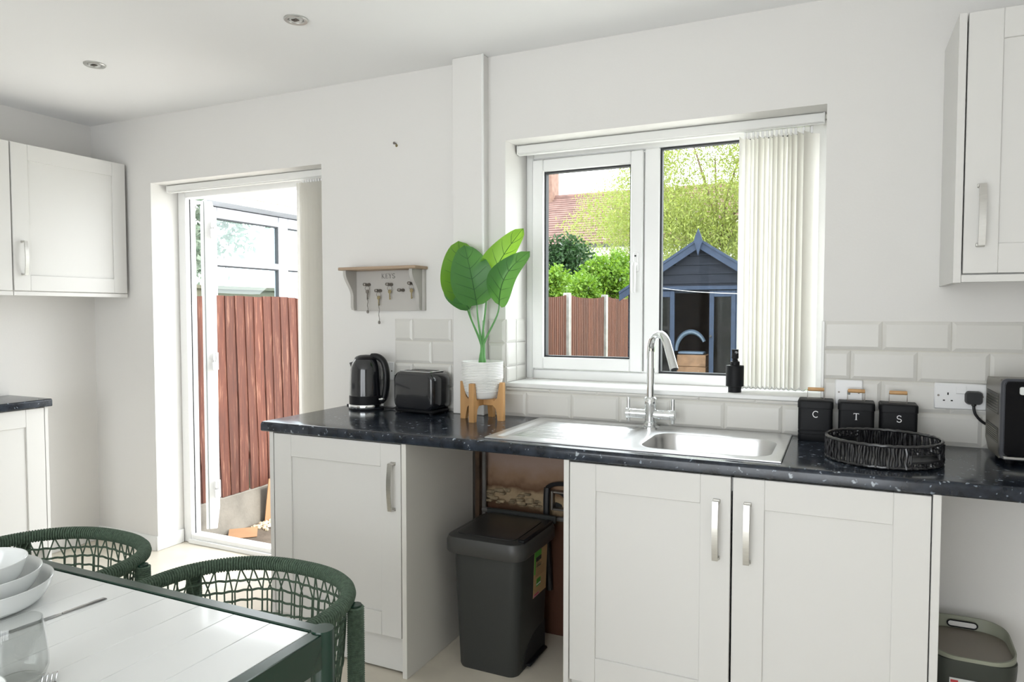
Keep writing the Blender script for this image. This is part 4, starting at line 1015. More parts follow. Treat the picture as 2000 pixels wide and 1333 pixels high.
# ------------------------------------------------------------------ dining table
TZ = .748; tx0, tx1, ty0, ty1 = -2.66, -.888, -2.56, -1.662
tb = thing('dining_table', 'slatted pale-topped dining table with a dark green metal frame', 'table', ((tx0+tx1)/2, (ty0+ty1)/2, 0))
for x in (tx0, tx1):
    for y in (ty0, ty1):
        m = MB(); m.lathe([(.0225, 0), (.0225, TZ-.002), (.0215, TZ+.001)], (x, y, 0), 28); obj('leg', m, GREENF, tb)
for y in (ty0, ty1):
    m = MB(); s_ = 1 if y == ty0 else -1; m.box(tx0+.018, tx1-.018, y-.014, y+.014, TZ-.070, TZ-.002, .002); obj('side_rail', m, GREENF, tb)
for x in (tx0, tx1):
    m = MB(); m.box(x-.014, x+.014, ty0+.018, ty1-.018, TZ-.070, TZ-.002, .002); obj('end_rail', m, GREENF, tb)
n = 18; a0, a1 = tx0+.017, tx1-.017; pw = (a1-a0)/n
for k in range(n):
    m = MB(); m.box(a0+k*pw+.0004, a0+(k+1)*pw-.0004, ty0+.0185, ty1-.0185, TZ-.022, TZ-.004, .0008); obj('plank', m, PLANK, tb)
for y in (ty0+.25, ty1-.25):
    m = MB(); m.box(tx0+.014, tx1-.014, y-.02, y+.02, TZ-.045, TZ-.023, .002); obj('under_rail', m, GREENF, tb)

# ------------------------------------------------------------------ rope armchairs (local: back at +y, front at -y)
def chair(label, loc, seed, rz=0, sf=0.):
    rnd = random.Random(seed)
    t = thing('rope_armchair', label, 'chair', loc, group='green rope armchairs at the table', rz=rz)
    def K(n, mm, mt, par=None, **k): return obj(n, mm, mt, par or t, local=True, **k)
    HW, ZR = .262, .681
    # plan curve of the rim, from front of one arm round the back to the other
    def plan(s_, hw=HW, yb=.268, yf=-.045+sf, sq=2.35):
        # s_ in 0..1
        if s_ < .22: return (-hw, yf+(.02-yf)*(s_/.22))
        if s_ > .78: return (hw, yf+(.02-yf)*((1-s_)/.22))
        a = PI-(s_-.22)/.56*PI; c, q = math.cos(a), math.sin(a)
        return (hw*abs(c)**(2/sq)*(1 if c >= 0 else -1), .02+(yb-.02)*abs(q)**(2/sq))
    raw = [plan(i/240) for i in range(241)]
    # resample by length
    Ls = [0]
    for i in range(240): Ls.append(Ls[-1]+math.hypot(raw[i+1][0]-raw[i][0], raw[i+1][1]-raw[i][1]))
    tot = Ls[-1]
    def at(d):
        d = max(0, min(tot, d)); lo = 0
        while lo < 239 and Ls[lo+1] < d: lo += 1
        f = (d-Ls[lo])/max(1e-9, Ls[lo+1]-Ls[lo]); a, b_ = raw[lo], raw[lo+1]; return (a[0]+(b_[0]-a[0])*f, a[1]+(b_[1]-a[1])*f)
    pts = []; rr = []; pitch = .0072; nn = int(tot/pitch)
    for i in range(nn):
        for f, r_ in ((0, .0155), (.3, .0188), (.7, .0188)):
            p = at((i+f)*pitch); pts.append((p[0], p[1], ZR)); rr.append(r_)
    # fronts curve down to the front legs
    m = MB(); m.tube(pts, rr, 12); K('wrapped_rim', m, ROPE)
    for s_ in (-1, 1):
        m = MB(); m.tube(bez((s_*HW, -.03+sf, ZR), (s_*HW, -.088+sf, ZR-.002), (s_*HW, -.062+sf, .62), (s_*(HW-.004), -.16, .45), 12)+[Vector((s_*(HW-.010), -.21, .2)), Vector((s_*(HW-.015), -.24, 0))], .015, 10); K('front_leg', m, GREENF)
        m = MB(); m.tube([(s_*HW, .150, ZR-.005), (s_*HW, .155, .45), (s_*(HW+.01), .22, 0)], .014, 10); K('rear_leg', m, GREENF)
        # rope-bound post
        m = MB(); q = [];  r2 = []
        for i in range(48):
            for f, r_ in ((0, .0180), (.5, .0205)): q.append((s_*HW, .150, ZR-.01-(i+f)*.0052)); r2.append(r_)
        m.tube(q, r2, 10); K('bound_post', m, ROPE)
    # seat frame, seat
    def seatp(d): x, y = at(d); return (x*.93, y*.93-.01)
    m = MB(); m.tube([(*seatp(tot*k/60), .425) for k in range(61)], .012, 8); m.tube([(-HW*.93, -.045, .425), (-HW*.93, -.17, .425), (HW*.93, -.17, .425), (HW*.93, -.045, .425)], .012, 8); K('seat_frame', m, GREENF)
    m = MB(); L = [(-.235, -.165)]+[(seatp(tot*k/40)[0]*.98, seatp(tot*k/40)[1]*.98) for k in range(41)]+[(.235, -.165)]
    m.prism(L, 'z', .432, .462); K('seat_pad', m, mat('seat_fabric', (.30, .31, .27), .9, bump=.3, bscale=250))
    # upright cords of the back, crossing in pairs, and of the sides
    d0 = tot*.5-.36; d1 = tot*.5+.36; nc = 22
    for i in range(nc):
        d = d0+(d1-d0)*(i+.5)/nc
        for sh in (1, -1):
            off = sh*rnd.uniform(.002, .036); p = at(d); p2 = at(d+off); lo = seatp(d+off)
            zt = ZR-.012; k3 = 1 if sh > 0 else 0
            m = MB(); mid = at(d+off*.75)
            m.tube([(p[0]*.985, p[1]*.985, zt), (mid[0]*.975, mid[1]*.975+(.003*sh), .61), (mid[0]*.96, mid[1]*.96+(.002*sh), .54), (lo[0], lo[1], .427)], .0021, 5); K('cord', m, ROPE, smooth=0)
    for s_ in (-1, 1):
        for i in range(6):
            d = (.008+.026*i); d = d if s_ < 0 else tot-d
            p = at(d); lo = seatp(d+ (.015 if i % 2 else -.01)*s_); m = MB(); m.tube([(p[0]*.99, p[1], ZR-.012), (lo[0], lo[1], .427)], .0023, 5); K('cord', m, ROPE, smooth=0)
    for j, z in enumerate((.640, .612, .584, .553, .52)):
        m = MB(); k_ = .978-.006*j; q = []
        for i in range(90):
            d = d0+.002+(d1-d0-.004)*i/89; x, y = at(d); w_ = .0013*math.sin(i*1.35+j*1.6); q.append((x*k_, y*k_, z+w_+.003*math.sin(i*.21+j)))
        m.tube(q, .0032, 6); K('cross_cord', m, ROPE)
    return t
chair('green rope armchair at the table corner near the base cabinet', (-1.270, -1.556, 0), 3)
chair('green rope armchair behind the bowls on the side near the garden door', (-1.948, -1.588, 0), 5, sf=.04)

# ------------------------------------------------------------------ tableware
tz = TZ-.0038
def bowl_obj(name, label, c, r, h, foot, z, cat='bowl', group=None, flare=1.6):
    prof = [(0, .003), (foot*.9, .003), (foot, 0), (foot+.003, 0)]
    n = 10
    for k in range(1, n+1):
        t_ = k/n; prof.append((foot+.003+(r-foot-.003)*t_**(1/flare), h*t_**flare*.98+.002))
    prof += [(r, h), (r-.0015, h+.0012), (r-.0035, h)]
    for k in range(n-1, -1, -1):
        t_ = k/n; prof.append((max(0, foot+(r-foot-.0035)*t_**(1/flare)-.001), h*t_**flare*.98+.006))
    prof.append((0, .0065))
    m = MB(); m.lathe(prof, (c[0], c[1], z), 56)
    return obj(name, m, CERAM, label=label, cat=cat, group=group)
bc = (-1.597, -1.886)
bowl_obj('bowl', 'widest white bowl at the bottom of the stacked bowls', bc, .137, .050, .080, tz, flare=2.0)
bowl_obj('bowl', 'middle white bowl in the stack of three', bc, .117, .054, .060, tz+.0190, flare=1.9)
bowl_obj('bowl', 'smallest white bowl on top of the stack of three', bc, .092, .056, .046, tz+.0400, flare=1.8)
# smoky tumbler
gc = (-1.218, -2.022); m = MB()
m.lathe([(0, .004), (.030, .0035), (.034, .0), (.040, .006), (.0445, .020), (.0450, .034), (.0435, .05), (.0375, .100), (.0372, .102), (.0360, .1005), (.0418, .05), (.043, .034), (.0425, .022), (.037, .011), (0, .009)], (gc[0], gc[1], tz+.0003), 48)
obj('tumbler', m, SMOKE, label='smoked grey glass tumbler on the table in front of the bowls', cat='glass')
# knife: handle towards the table's far side
def along(a, b_): return Vector(a), (Vector(b_)-Vector(a)).normalized()
A, d_ = along((-1.414, -1.880, tz), (-1.402, -1.739, tz)); B = Vector((-1.402, -1.739, tz))
kn = thing('knife', 'thin steel knife lying on the table beside the stacked bowls', 'knife', tuple(B-d_*.1))
m = MB(); S_ = Vector((-d_.y, d_.x, 0))
loops = []
for t_, w_, h_ in ((0, .0035, .002), (.004, .0045, .0042), (.05, .0038, .0040), (.088, .0030, .0032)):
    c_ = B-d_*t_; loops.append([tuple(c_+S_*w_+Vector((0, 0, .0004))), tuple(c_-S_*w_+Vector((0, 0, .0004))), tuple(c_-S_*w_*.8+Vector((0, 0, h_))), tuple(c_+S_*w_*.8+Vector((0, 0, h_)))])
m.loft(loops); obj('handle', m, CUTLERY, kn)
m = MB(); loops = []
for t_, w_ in ((.087, .0035), (.10, .0075), (.16, .0080), (.20, .0050), (.212, .0008)):
    c_ = B-d_*t_; loops.append([tuple(c_+S_*w_+Vector((0, 0, .0004))), tuple(c_-S_*w_*.6+Vector((0, 0, .0004))), tuple(c_-S_*w_*.6+Vector((0, 0, .0015))), tuple(c_+S_*w_+Vector((0, 0, .0018)))])
m.loft(loops); obj('blade', m, CUTLERY, kn)
# fork with the tines towards the far side
fa = Matrix.Translation((-1.192, -1.984, tz)) @ Matrix.Rotation(math.radians(53), 4, 'Z'); ft = thing('fork', 'steel table fork with its tines beside the tumbler', 'fork', (-1.10, -2.05, tz))
m = MB()
for k in range(4):
    x = -.0098+.0065*k; m.tube([(x, 0, .003), (x, -.022, .0065), (x, -.042, .0045)], [.0008, .0013, .0014], 6)
obj('tines', m.xf(fa), CUTLERY, ft)
m = MB(); loops = []
for t_, w_, z_ in ((.040, .0115, .0045), (.052, .0115, .0032), (.066, .005, .003), (.085, .0028, .005), (.15, .0045, .0036), (.185, .0062, .0024), (.192, .003, .0024)):
    loops.append([(w_, -t_, z_-.0012), (-w_, -t_, z_-.0012), (-w_*.8, -t_, z_+.0008), (w_*.8, -t_, z_+.0008)])
m.loft(loops); obj('handle', m.xf(fa), CUTLERY, ft)
# place setting at the near side
pc = (-1.130, -2.155); m = MB(); m.lathe([(0, .003), (.05, .003), (.055, 0), (.060, .001), (.087, .010), (.0875, .0115), (.085, .0120), (.058, .0055), (0, .0050)], (*pc, tz), 56)
obj('plate', m, CERAM, label='white side plate under the small bowl by the fork', cat='plate')
bowl_obj('bowl', 'small white bowl sitting on the side plate', pc, .060, .058, .032, tz+.0054)

# ================================================================== outside
GZ = -.23; FX = -3.93
m = MB(); m.box(-9, 9, WT0, 26, GZ-.3, GZ); obj('ground', m, LAWN, kind='structure')
m = MB(); m.box(FX-.02, -3.2, WT0, 2.6, GZ-.002, GZ+.012); obj('garden_path', m, PATH, kind='structure')
m = MB()
for i in range(14):
    for j in range(7):
        x = -3.19+i*.605; y = WT0+.01+j*.605; m.box(x, x+.598, y, y+.598, GZ-.01, GZ+.02, .004)
obj('bounce_patio', m, PAVE, kind='structure')  # unseen paving added to bounce daylight up to ceiling and reveals
# gravel at the fence foot: stones
m = MB(); rnd = random.Random(11)
ico = []
g_ = (1+5**.5)/2
IV = [Vector(v).normalized() for v in ((-1, g_, 0), (1, g_, 0), (-1, -g_, 0), (1, -g_, 0), (0, -1, g_), (0, 1, g_), (0, -1, -g_), (0, 1, -g_), (g_, 0, -1), (g_, 0, 1), (-g_, 0, -1), (-g_, 0, 1))]
IF = [(0, 11, 5), (0, 5, 1), (0, 1, 7), (0, 7, 10), (0, 10, 11), (1, 5, 9), (5, 11, 4), (11, 10, 2), (10, 7, 6), (7, 1, 8), (3, 9, 4), (3, 4, 2), (3, 2, 6), (3, 6, 8), (3, 8, 9), (4, 9, 5), (2, 4, 11), (6, 2, 10), (8, 6, 7), (9, 8, 1)]
for i in range(1100):
    y = rnd.uniform(1.06, 2.3); x = FX+.06+abs(rnd.gauss(0, .17)); s_ = rnd.uniform(.006, .017)
    R3 = Matrix.Rotation(rnd.uniform(0, 6), 3, Vector((rnd.random(), rnd.random(), rnd.random()+.1)))
    m.add([tuple(R3 @ Vector((v.x*s_*rnd.uniform(.8, 1.2), v.y*s_, v.z*s_*.7)) + Vector((x, y, GZ+.012+s_*.5))) for v in IV], IF)
STONE = mat('gravel_stone', (.50, .42, .30), .9); nt, b = nodes(STONE); g = nt.nodes.new('ShaderNodeNewGeometry'); r = nt.nodes.new('ShaderNodeValToRGB'); nt.links.new(g.outputs['Random Per Island'], r.inputs[0]); r.color_ramp.elements[0].color = (.22, .17, .12, 1); r.color_ramp.elements[1].color = (.70, .60, .42, 1); nt.links.new(r.outputs[0], b.inputs['Base Color'])
obj('gravel', m, STONE, label='loose tan gravel and stones along the foot of the fence', cat='gravel', kind='stuff', smooth=0, fix=False)
m = MB(); m.prism([(0, 0), (.19, 0), (.19, .15), (0, .15)], 'z', 0, .004); m.xf(Matrix.Translation((-3.80, .80, GZ+.016)) @ Matrix.Rotation(.75, 4, 'Z') @ Matrix.Rotation(.16, 4, 'X')); obj('cardboard_flap', m, CARD, label='flat piece of tan cardboard on the path just outside the door', cat='cardboard')
m = MB(); m.prism([(0, 0), (.26, 0), (.26, .34), (0, .34)], 'z', 0, .005); m.xf(Matrix.Translation((FX+.07, 1.20, GZ+.012)) @ Matrix.Rotation(PI/2, 4, 'Z') @ Matrix.Rotation(math.radians(98), 4, 'X')); obj('cardboard_sheet', m, CARD, label='orange-tan cardboard sheet leaning on the concrete gravel board', cat='cardboard')
m = MB(); m.tube([(FX+.20, 1.10, GZ+.035), (FX+.26, 1.22, GZ+.037), (FX+.33, 1.31, GZ+.035)], .010, 8); obj('plastic_pipe', m, GLOSSWHITE, label='short white plastic offcut lying on the gravel', cat='offcut')

# ------------------------------------------------------------------ boundary fence: posts, gravel boards, panels of upright boards
PY = [.03+1.93*k for k in range(7)]
fn_ = thing('fence', 'weathered red-brown close-board fence facing the open garden door', 'fence', (FX, 1.1, GZ))
ff_ = thing('fence', 'red-brown close-board fence with concrete posts running down the garden', 'fence', (FX, 6.8, GZ))
for k, y in enumerate(PY):
    if k == 0: continue
    m = MB(); m.box(FX-.055, FX+.05, y-.05, y+.05, GZ, 1.60+.012*k, .008); obj('post', m, CONCP, ff_, 'grey concrete post')
for k in range(6):
    ya_, yb_ = PY[k]+.052, PY[k+1]-.052
    if k == 0: ya_ = .30
    par = fn_ if k == 0 else ff_
    m = MB(); m.box(FX-.03, FX+.022, ya_, yb_, GZ, .045, .004); obj('gravel_board', m, CONC, par, 'stained concrete gravel board')
    top = 1.462 if k == 0 else 1.545+.014*k
    m = MB()
    for z in (.30, .75, 1.22): m.box(FX-.042, FX-.005, ya_, yb_, z-.03, z+.03)
    fp = obj('panel', m, FENCE2, par)
    n = int(round((yb_-ya_)/.088)); rnd = random.Random(k+4)
    for i in range(n):
        y = ya_+(i+.5)*(yb_-ya_)/n; w_ = .052; dz = rnd.uniform(-.008, .006) if k == 0 else .05*abs((i+.5)/n*2-1)**3-.02
        sway = rnd.uniform(-.014, .014) if k == 0 else 0.; lean_ = (-.035+rnd.uniform(-.012, .012)) if k == 0 else 0.
        if i in (0, n-1): lean_ = 0; w_ = .040
        m = MB(); N_ = 5; loops = []
        for j in range(N_+1):
            t_ = j/N_; z = .047+(top+dz-.047)*t_; yy = y - lean_*(1-t_) + sway*math.sin(PI*t_*1.6+i)*(1-t_)
            loops.append([(FX-.004, yy-w_, z), (FX+.016, yy-w_, z), (FX+.007, yy+w_*.75, z), (FX-.004, yy+w_*.75, z)])
        m.loft(loops); obj('board', m, FENCE if k == 0 else FENCE2, fp, smooth=0)

# ------------------------------------------------------------------ neighbour's conservatory behind the fence
cx_ = -4.82
cs = thing('conservatory', "neighbour's white conservatory with glazed side seen over the fence", 'conservatory', (cx_-.9, 3.0, GZ))
ys = [1.62, 2.465, 3.34, 4.2]
m = MB(); m.box(cx_-.05, cx_+.01, 1.55, 4.28, GZ, .62); obj('dwarf_wall', m, CREAM, cs)
for i, y in enumerate(ys):
    m = MB(); m.box(cx_-.06, cx_+.012, y-(.065 if i else .06), y+.055, .62, 2.24, .006); obj('mullion', m, WHITEX, cs)
for z0_, z1_ in ((2.145, 2.24), (1.745, 1.80), (.62, .70)):
    for a, b_ in zip(ys[:-1], ys[1:]):
        m = MB(); m.box(cx_-.05, cx_+.008, a+.056, b_-.066, z0_, z1_, .005); obj('transom', m, WHITEX, cs)
for a, b_ in zip(ys[:-1], ys[1:]):
    for z0_, z1_ in ((1.80, 2.145), (.70, 1.745)):
        m = MB(); m.box(cx_-.028, cx_-.022, a+.05, b_-.06, z0_-.004, z1_+.004); p_ = obj('pane', m, CONSGL, cs, smooth=0)
        m = MB(); m.box(cx_-.03, cx_-.0, a+.056, b_-.066, z1_-.010, z1_); m.box(cx_-.03, cx_-.0, b_-.078, b_-.066, z0_, z1_-.01); obj('bead', m, GASKET, p_)
m = MB(); m.prism([(cx_-.05, 2.24), (cx_+.03, 2.24), (cx_+.10, 2.27), (cx_+.10, 2.335), (cx_+.085, 2.335), (cx_+.085, 2.285), (cx_+.03, 2.26), (cx_-.05, 2.275)], 'y', 1.50, 4.32); obj('gutter', m, WHITEX, cs)
m = MB(); m.box(cx_-.06, cx_+.03, 1.52, 4.30, 2.24, 2.26, .002); m.box(cx_+.094, cx_+.104, 1.5, 4.32, 2.335, 2.342); obj('dirt_line', m, mat('gutter_dirt', (.30, .27, .22), .9, var=.6, vscale=30), cs)
POLY = translucent('polycarbonate_roof', (.86, .87, .88), (.9, .9, .92), .6, rough=.4)
m = MB(); m.prism([(cx_+.06, 2.335), (cx_+.06, 2.35), (cx_-1.8, 3.05), (cx_-1.8, 3.035)], 'y', 1.52, 4.30); obj('roof_sheet', m, POLY, cs)
for y in (1.55, 2.42, 3.3, 4.17):
    m = MB(); m.prism([(cx_+.07, 2.35), (cx_+.07, 2.385), (cx_-1.8, 3.085), (cx_-1.8, 3.05)], 'y', y, y+.055); obj('glazing_bar', m, WHITEX, cs)
m = MB(); m.box(cx_-2.0, cx_-1.9, 1.2, 4.4, GZ, 1.62); m.box(cx_-2.02, cx_-1.86, 1.2, 4.4, 1.62, 1.66); obj('far_side_wall', m, CREAM, cs)

# ------------------------------------------------------------------ summerhouse
SY = 6.5; sc_x = -1.66; hw_ = .93; ez = 1.60; az = 2.20
sh = thing('summerhouse', 'dark blue-grey gabled wooden summerhouse in the garden', 'shed', (sc_x, SY+.8, GZ))
ox0, ox1, oz1 = -2.28, -1.205, 1.63      # door bay
def gable_z(x): return ez+(az-ez)*(1-abs(x-sc_x)/hw_)
# horizontal cladding boards of the front
z = GZ+.05; bh_ = .118
while z < az-.05:
    z1_ = min(z+bh_, az)
    spans = [(sc_x-hw_, sc_x+hw_)] if z1_ >= oz1+.03 else [(sc_x-hw_, ox0-.07), (ox1+.07, sc_x+hw_)]
    for a, b_ in spans:
        if z1_ > ez:
            k = hw_*(1-(min(z1_, az)-ez)/(az-ez)); k0 = hw_*(1-max(0, (z-ez))/(az-ez)); kk = max(.02, (k+k0)/2); a, b_ = max(a, sc_x-kk), min(b_, sc_x+kk)
        if b_-a < .03: continue
        m = MB(); m.prism([(SY, z), (SY-.016, z+.004), (SY-.006, z1_), (SY, z1_)], 'x', a, b_); obj('cladding_board', m, SHEDD, sh, smooth=0)
    z += bh_
m = MB()
for x in (sc_x-hw_, sc_x+hw_-.02): m.box(x, x+.02, SY+.002, SY+1.8, GZ+.02, ez)
m.box(sc_x-hw_, sc_x+hw_, SY+1.78, SY+1.8, GZ+.02, ez); m.prism([(sc_x-hw_, ez), (sc_x+hw_, ez), (sc_x, az+.02)], 'y', SY+1.78, SY+1.8); m.box(sc_x-hw_+.02, sc_x+hw_-.02, SY+.003, SY+1.78, GZ+.02, GZ+.06); obj('walls', m, SHEDIN, sh)
for s_ in (-1, 1):
    m = MB(); m.prism([(sc_x, az+.03), (sc_x+s_*(hw_+.09), gable_z(sc_x+s_*(hw_+.09))+.03), (sc_x+s_*(hw_+.09), gable_z(sc_x+s_*(hw_+.09))+.05), (sc_x, az+.05)], 'y', SY-.08, SY+1.9); obj('roof_side', m, FELT, sh)
    m = MB(); x1_ = sc_x+s_*(hw_+.10); zz = gable_z(x1_)
    m.prism([(sc_x, az+.065), (x1_, zz+.065), (x1_, zz-.045), (sc_x, az-.045)], 'y', SY-.105, SY-.085); m.prism([(sc_x, az+.085), (x1_, zz+.085), (x1_, zz+.05), (sc_x, az+.05)], 'y', SY-.115, SY-.084); obj('bargeboard', m, SHEDB, sh)
m = MB(); m.prism([(sc_x, az+.20), (sc_x+.035, az+.11), (sc_x+.055, az+.04), (sc_x+.035, az-.01), (sc_x, az-.14), (sc_x-.035, az-.01), (sc_x-.055, az+.04), (sc_x-.035, az+.11)], 'y', SY-.14, SY-.117); obj('finial', m, SHEDB, sh)
m = MB(); m.box(ox0-.05, ox1+.05, SY-.05, SY-.016, oz1, oz1+.05, .004); m.box(ox0-.07, ox0, SY-.03, SY, GZ+.05, oz1, .003); m.box(ox1, ox1+.07, SY-.03, SY, GZ+.05, oz1, .003); obj('door_frame', m, SHEDB, sh)
def shed_leaf(x0, x1):
    m = MB(); st_ = .055
    for a, b_, c_, d2 in ((x0, x0+st_, GZ+.06, oz1-.01), (x1-st_, x1, GZ+.06, oz1-.01), (x0+st_, x1-st_, GZ+.06, GZ+.5), (x0+st_, x1-st_, oz1-.09, oz1-.01)): m.box(a, b_, SY-.028, SY+.008, c_, d2, .003)
    d2 = obj('door_leaf', m, SHEDB, sh)
    m = MB(); m.box(x0+st_-.005, x1-st_+.005, SY-.012, SY-.008, GZ+.49, oz1-.08); obj('pane', m, SHEDGL, d2, smooth=0)
shed_leaf(-1.53, ox1-.004); shed_leaf(ox0+.004, -1.975)
m = MB(); m.lathe([(.012, 0), (.012, -.03), (.018, -.034), (.014, -.05)], (-1.508, SY-.028, 1.04), 12, axis='y'); obj('door_knob', m, GASKET, sh)
m = MB(); L0 = [(-1.98, SY+.25), (-1.60, SY+.25), (-1.60, SY+.6), (-1.98, SY+.6)]
cr = thing('wooden_crate', 'pale wooden box stacked inside the open summerhouse doorway', 'crate', (-1.80, SY+.45, GZ+.06))
for k in range(6):
    z = GZ+.061+k*.158; m = MB(); m.box(-2.0, -1.62, SY+.28, SY+.62, z, z+.155, .006); obj('slat', m, CRATE, cr)
hp_ = MB(); hp_.tube([(-1.845+.20*math.cos(a), SY+.45, .80+.02+.26*math.sin(a)+.0) for a in (math.radians(180-150*i/16) for i in range(17))], [.022+.012*math.sin(PI*i/16) for i in range(17)], 10, flat=1.6)
hp_.box(-2.0, -1.66, SY+.34, SY+.56, .781, .815, .01)
obj('garden_hoop', hp_, HOOP, label='pale blue curved plastic hoop on top of the wooden box', cat='hoop')
# washing line from the summerhouse to the house wall
p0, p1 = Vector((-2.28, SY-.055, 1.685)), Vector((.10, WT0+.02, 1.42)); pts = []
for i in range(25):
    t_ = i/24; p = p0.lerp(p1, t_); p.z -= .035*math.sin(PI*t_); pts.append(p)
m = MB(); m.tube(pts, .0022, 6); obj('washing_line', m, LINE, label='thin white washing line strung across the garden', cat='line')

# ------------------------------------------------------------------ planting and houses beyond
def foliage(c, rad, n, size, seed, aspect=.35, droop=.3, clumps=60, fill=.45):
    r = np.random.default_rng(seed)
    cc = r.normal(size=(clumps, 3)); cc /= np.linalg.norm(cc, axis=1)[:, None]; cc *= (r.random(clumps)**(1/3.))[:, None]*.85+.1
    k = r.integers(0, clumps, n); P = cc[k] + r.normal(size=(n, 3))*fill*.33
    P = P*np.array(rad)+np.array(c)
    d = r.normal(size=(n, 3)); d[:, 2] -= droop*2; d /= np.linalg.norm(d, axis=1)[:, None]
    u = np.cross(d, r.normal(size=(n, 3))); u /= np.linalg.norm(u, axis=1)[:, None]
    s_ = size*(.6+.8*r.random(n))[:, None]
    V = np.stack([P, P+d*s_*.5+u*s_*aspect*.5, P+d*s_, P+d*s_*.5-u*s_*aspect*.5], 1).reshape(-1, 3)
    mb = MB(); mb.v = V.tolist(); mb.f = (np.arange(n)[:, None]*4+np.arange(4)).tolist(); return mb
def tree(name, label, base, h, blobs, mt, n, size, seed, group=None, aspect=.35, droop=.3, trunk=.12):
    t = thing(name, label, 'tree' if h > 2.6 else 'shrub', base, group=group); rnd = random.Random(seed)
    m = MB(); B = Vector(base); top = B+Vector((0, 0, h*.5)); m.tube([B, B+Vector((.05, 0, h*.25)), top], [trunk, trunk*.8, trunk*.5], 8); obj('trunk', m, BARK, t)
    m = MB()
    for (bx_, by_, bz_), rad in blobs:
        for q in range(4):
            e_ = Vector((bx_+rnd.uniform(-.6, .6)*rad[0], by_+rnd.uniform(-.6, .6)*rad[1], bz_+rnd.uniform(-.2, .7)*rad[2])); m.tube(bez(B+Vector((0, 0, h*rnd.uniform(.2, .5))), top, (top+e_)/2+Vector((0, 0, .2)), e_, 8), [trunk*.35*(1-i/9) + .006 for i in range(9)], 6)
    obj('branches', m, BARK, t)
    tot = sum(r_[0]*r_[1]*r_[2] for _, r_ in blobs)**1.; mb = MB()
    for i, (c_, r_) in enumerate(blobs):
        q = foliage(c_, r_, int(n*(r_[0]*r_[1]*r_[2])/tot), size, seed*31+i, aspect, droop); mb.add(q.v, q.f)
    obj('foliage', mb, mt, t, kind='stuff', smooth=0, fix=False); return t
wb = [((-2.9, 13.4, 4.1), (2.1, 1.6, 2.3)), ((-4.3, 14.2, 3.5), (1.3, 1.0, 1.5)), ((-5.7, 14.6, 3.5), (.9, .8, 1.0)), ((-1.6, 13.2, 3.2), (1.8, 1.4, 2.2)), ((-2.6, 12.8, 2.3), (2.2, 1.0, 1.1))]
wb = [((c_[0]*1.28, (c_[1]+2.7)*1.28-2.7, 1.35+(c_[2]-1.35)*1.28), tuple(q*1.28 for q in r_)) for c_, r_ in wb]
tree('willow_tree', 'tall yellow-green willow rising behind the summerhouse', (-3.3, 18.2, GZ), 8, wb, WILLOW, 85000, .105, 2, aspect=.26, droop=.55, trunk=.2)
tree('lime_bush', 'bright lime-green bush behind the fence by the summerhouse', (-4.8, 11.6, GZ), 1.9, [((-4.72, 12.0, 1.95), (.62, .5, .55)), ((-5.0, 11.2, 1.7), (.5, .5, .5)), ((-4.45, 12.4, 2.1), (.45, .4, .5))], LIME, 13000, .08, 3, aspect=.55, droop=0, trunk=.05)
tree('laurel_bush', 'dark green laurel bush behind the garden fence', (-6.8, 13.9, GZ), 2.5, [((-6.85, 13.9, 2.42), (.82, .45, .82)), ((-6.15, 14.0, 2.42), (.68, .45, .78))], DKLEAF, 13000, .10, 4, aspect=.5, droop=.1, trunk=.06)
tree('privet_bush', 'small lime privet bush over the fence nearest the house', (-4.8, 9.05, GZ), 1.7, [((-4.82, 9.05, 1.65), (.45, .6, .45))], LIME, 5000, .075, 6, aspect=.5, droop=0, trunk=.05)
tree('garden_tree', 'pale hazy tree seen through the conservatory glass', (-11.2, 6.6, GZ), 5, [((-11.2, 6.6, 3.0), (1.2, 1.2, .9)), ((-9.9, 5.2, 2.4), (.7, .8, .5))], PALELEAF, 7000, .16, 7, aspect=.4, droop=.1)
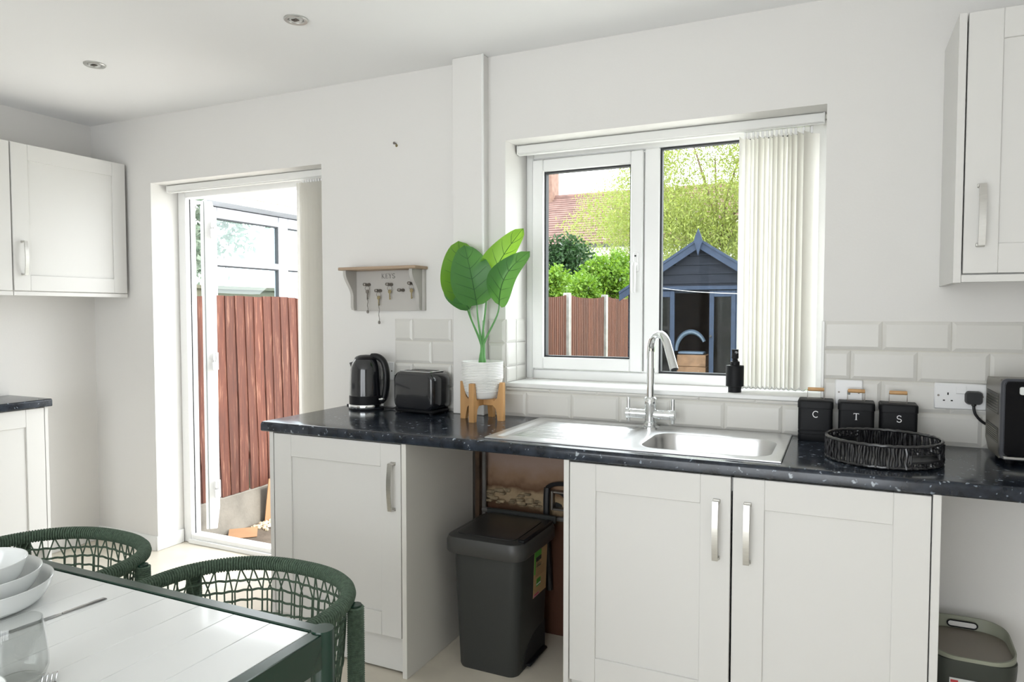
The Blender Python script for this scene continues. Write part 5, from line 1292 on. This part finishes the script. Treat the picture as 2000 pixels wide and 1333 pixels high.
tree('garden_tree', 'green tree at the far end of the gardens beyond the summerhouse', (4.6, 19, GZ), 6, [((4.6, 19, 3.2), (2.2, 1.6, 2.4)), ((3.6, 19.5, 2.0), (1.2, 1.2, 1.6))], DKLEAF, 9000, .2, 8, aspect=.4, droop=.2)
# far house
HY = 27.
hs = thing('house', 'distant brick house with a red-brown tiled roof behind the trees', 'house', (-10, HY+4, GZ))
m = MB(); m.box(-16.5, -2.0, HY, HY+8, GZ, 4.35); obj('walls', m, BRICK, hs)
m = MB(); m.box(-16.3, -2.2, HY-.012, HY, 2.3, 4.3); obj('render_band', m, mat('pale_render', (.7, .69, .66), .9), hs)
rows_ = 22
for i in range(rows_):
    a = i/rows_; b_ = (i+1)/rows_; y0_, y1_ = HY-.45+4.4*a, HY-.45+4.4*b_; z0_, z1_ = 4.3+2.85*a, 4.3+2.85*b_
    m = MB(); m.prism([(y0_-.03, z0_+.05), (y1_+.05, z1_+.03), (y1_+.05, z1_-.06), (y0_, z0_-.04)], 'x', -16.8, -1.7); obj('tile_course', m, ROOFT, hs, smooth=0)
m = MB(); m.prism([(HY+3.95, 7.12), (HY+8.4, 4.3), (HY+8.4, 4.2), (HY+3.95, 7.0)], 'x', -16.8, -1.7); obj('rear_roof', m, ROOFT, hs)
m = MB(); m.tube([(-16.8, HY+3.95, 7.14), (-1.7, HY+3.95, 7.14)], .13, 8); obj('ridge', m, ROOFT, hs)
m = MB(); m.box(-16.8, -1.7, HY-.55, HY-.42, 4.12, 4.26); obj('gutter', m, GASKET, hs)
m = MB(); m.box(-14.3, -13.3, HY+3.4, HY+4.4, 6.3, 8.9, .03); obj('chimney', m, BRICK, hs)
for x in (-10.6, -8.2, -5.8):
    m = MB(); m.box(x, x+1.3, HY-.05, HY-.012, 2.6, 3.8, .02); f_ = obj('window', m, WHITEX, hs)
    m = MB(); m.box(x+.1, x+.6, HY-.07, HY-.05, 2.7, 3.7); m.box(x+.7, x+1.2, HY-.07, HY-.05, 2.7, 3.7); obj('pane', m, mat('far_glass', (.12, .14, .16), .15), f_)
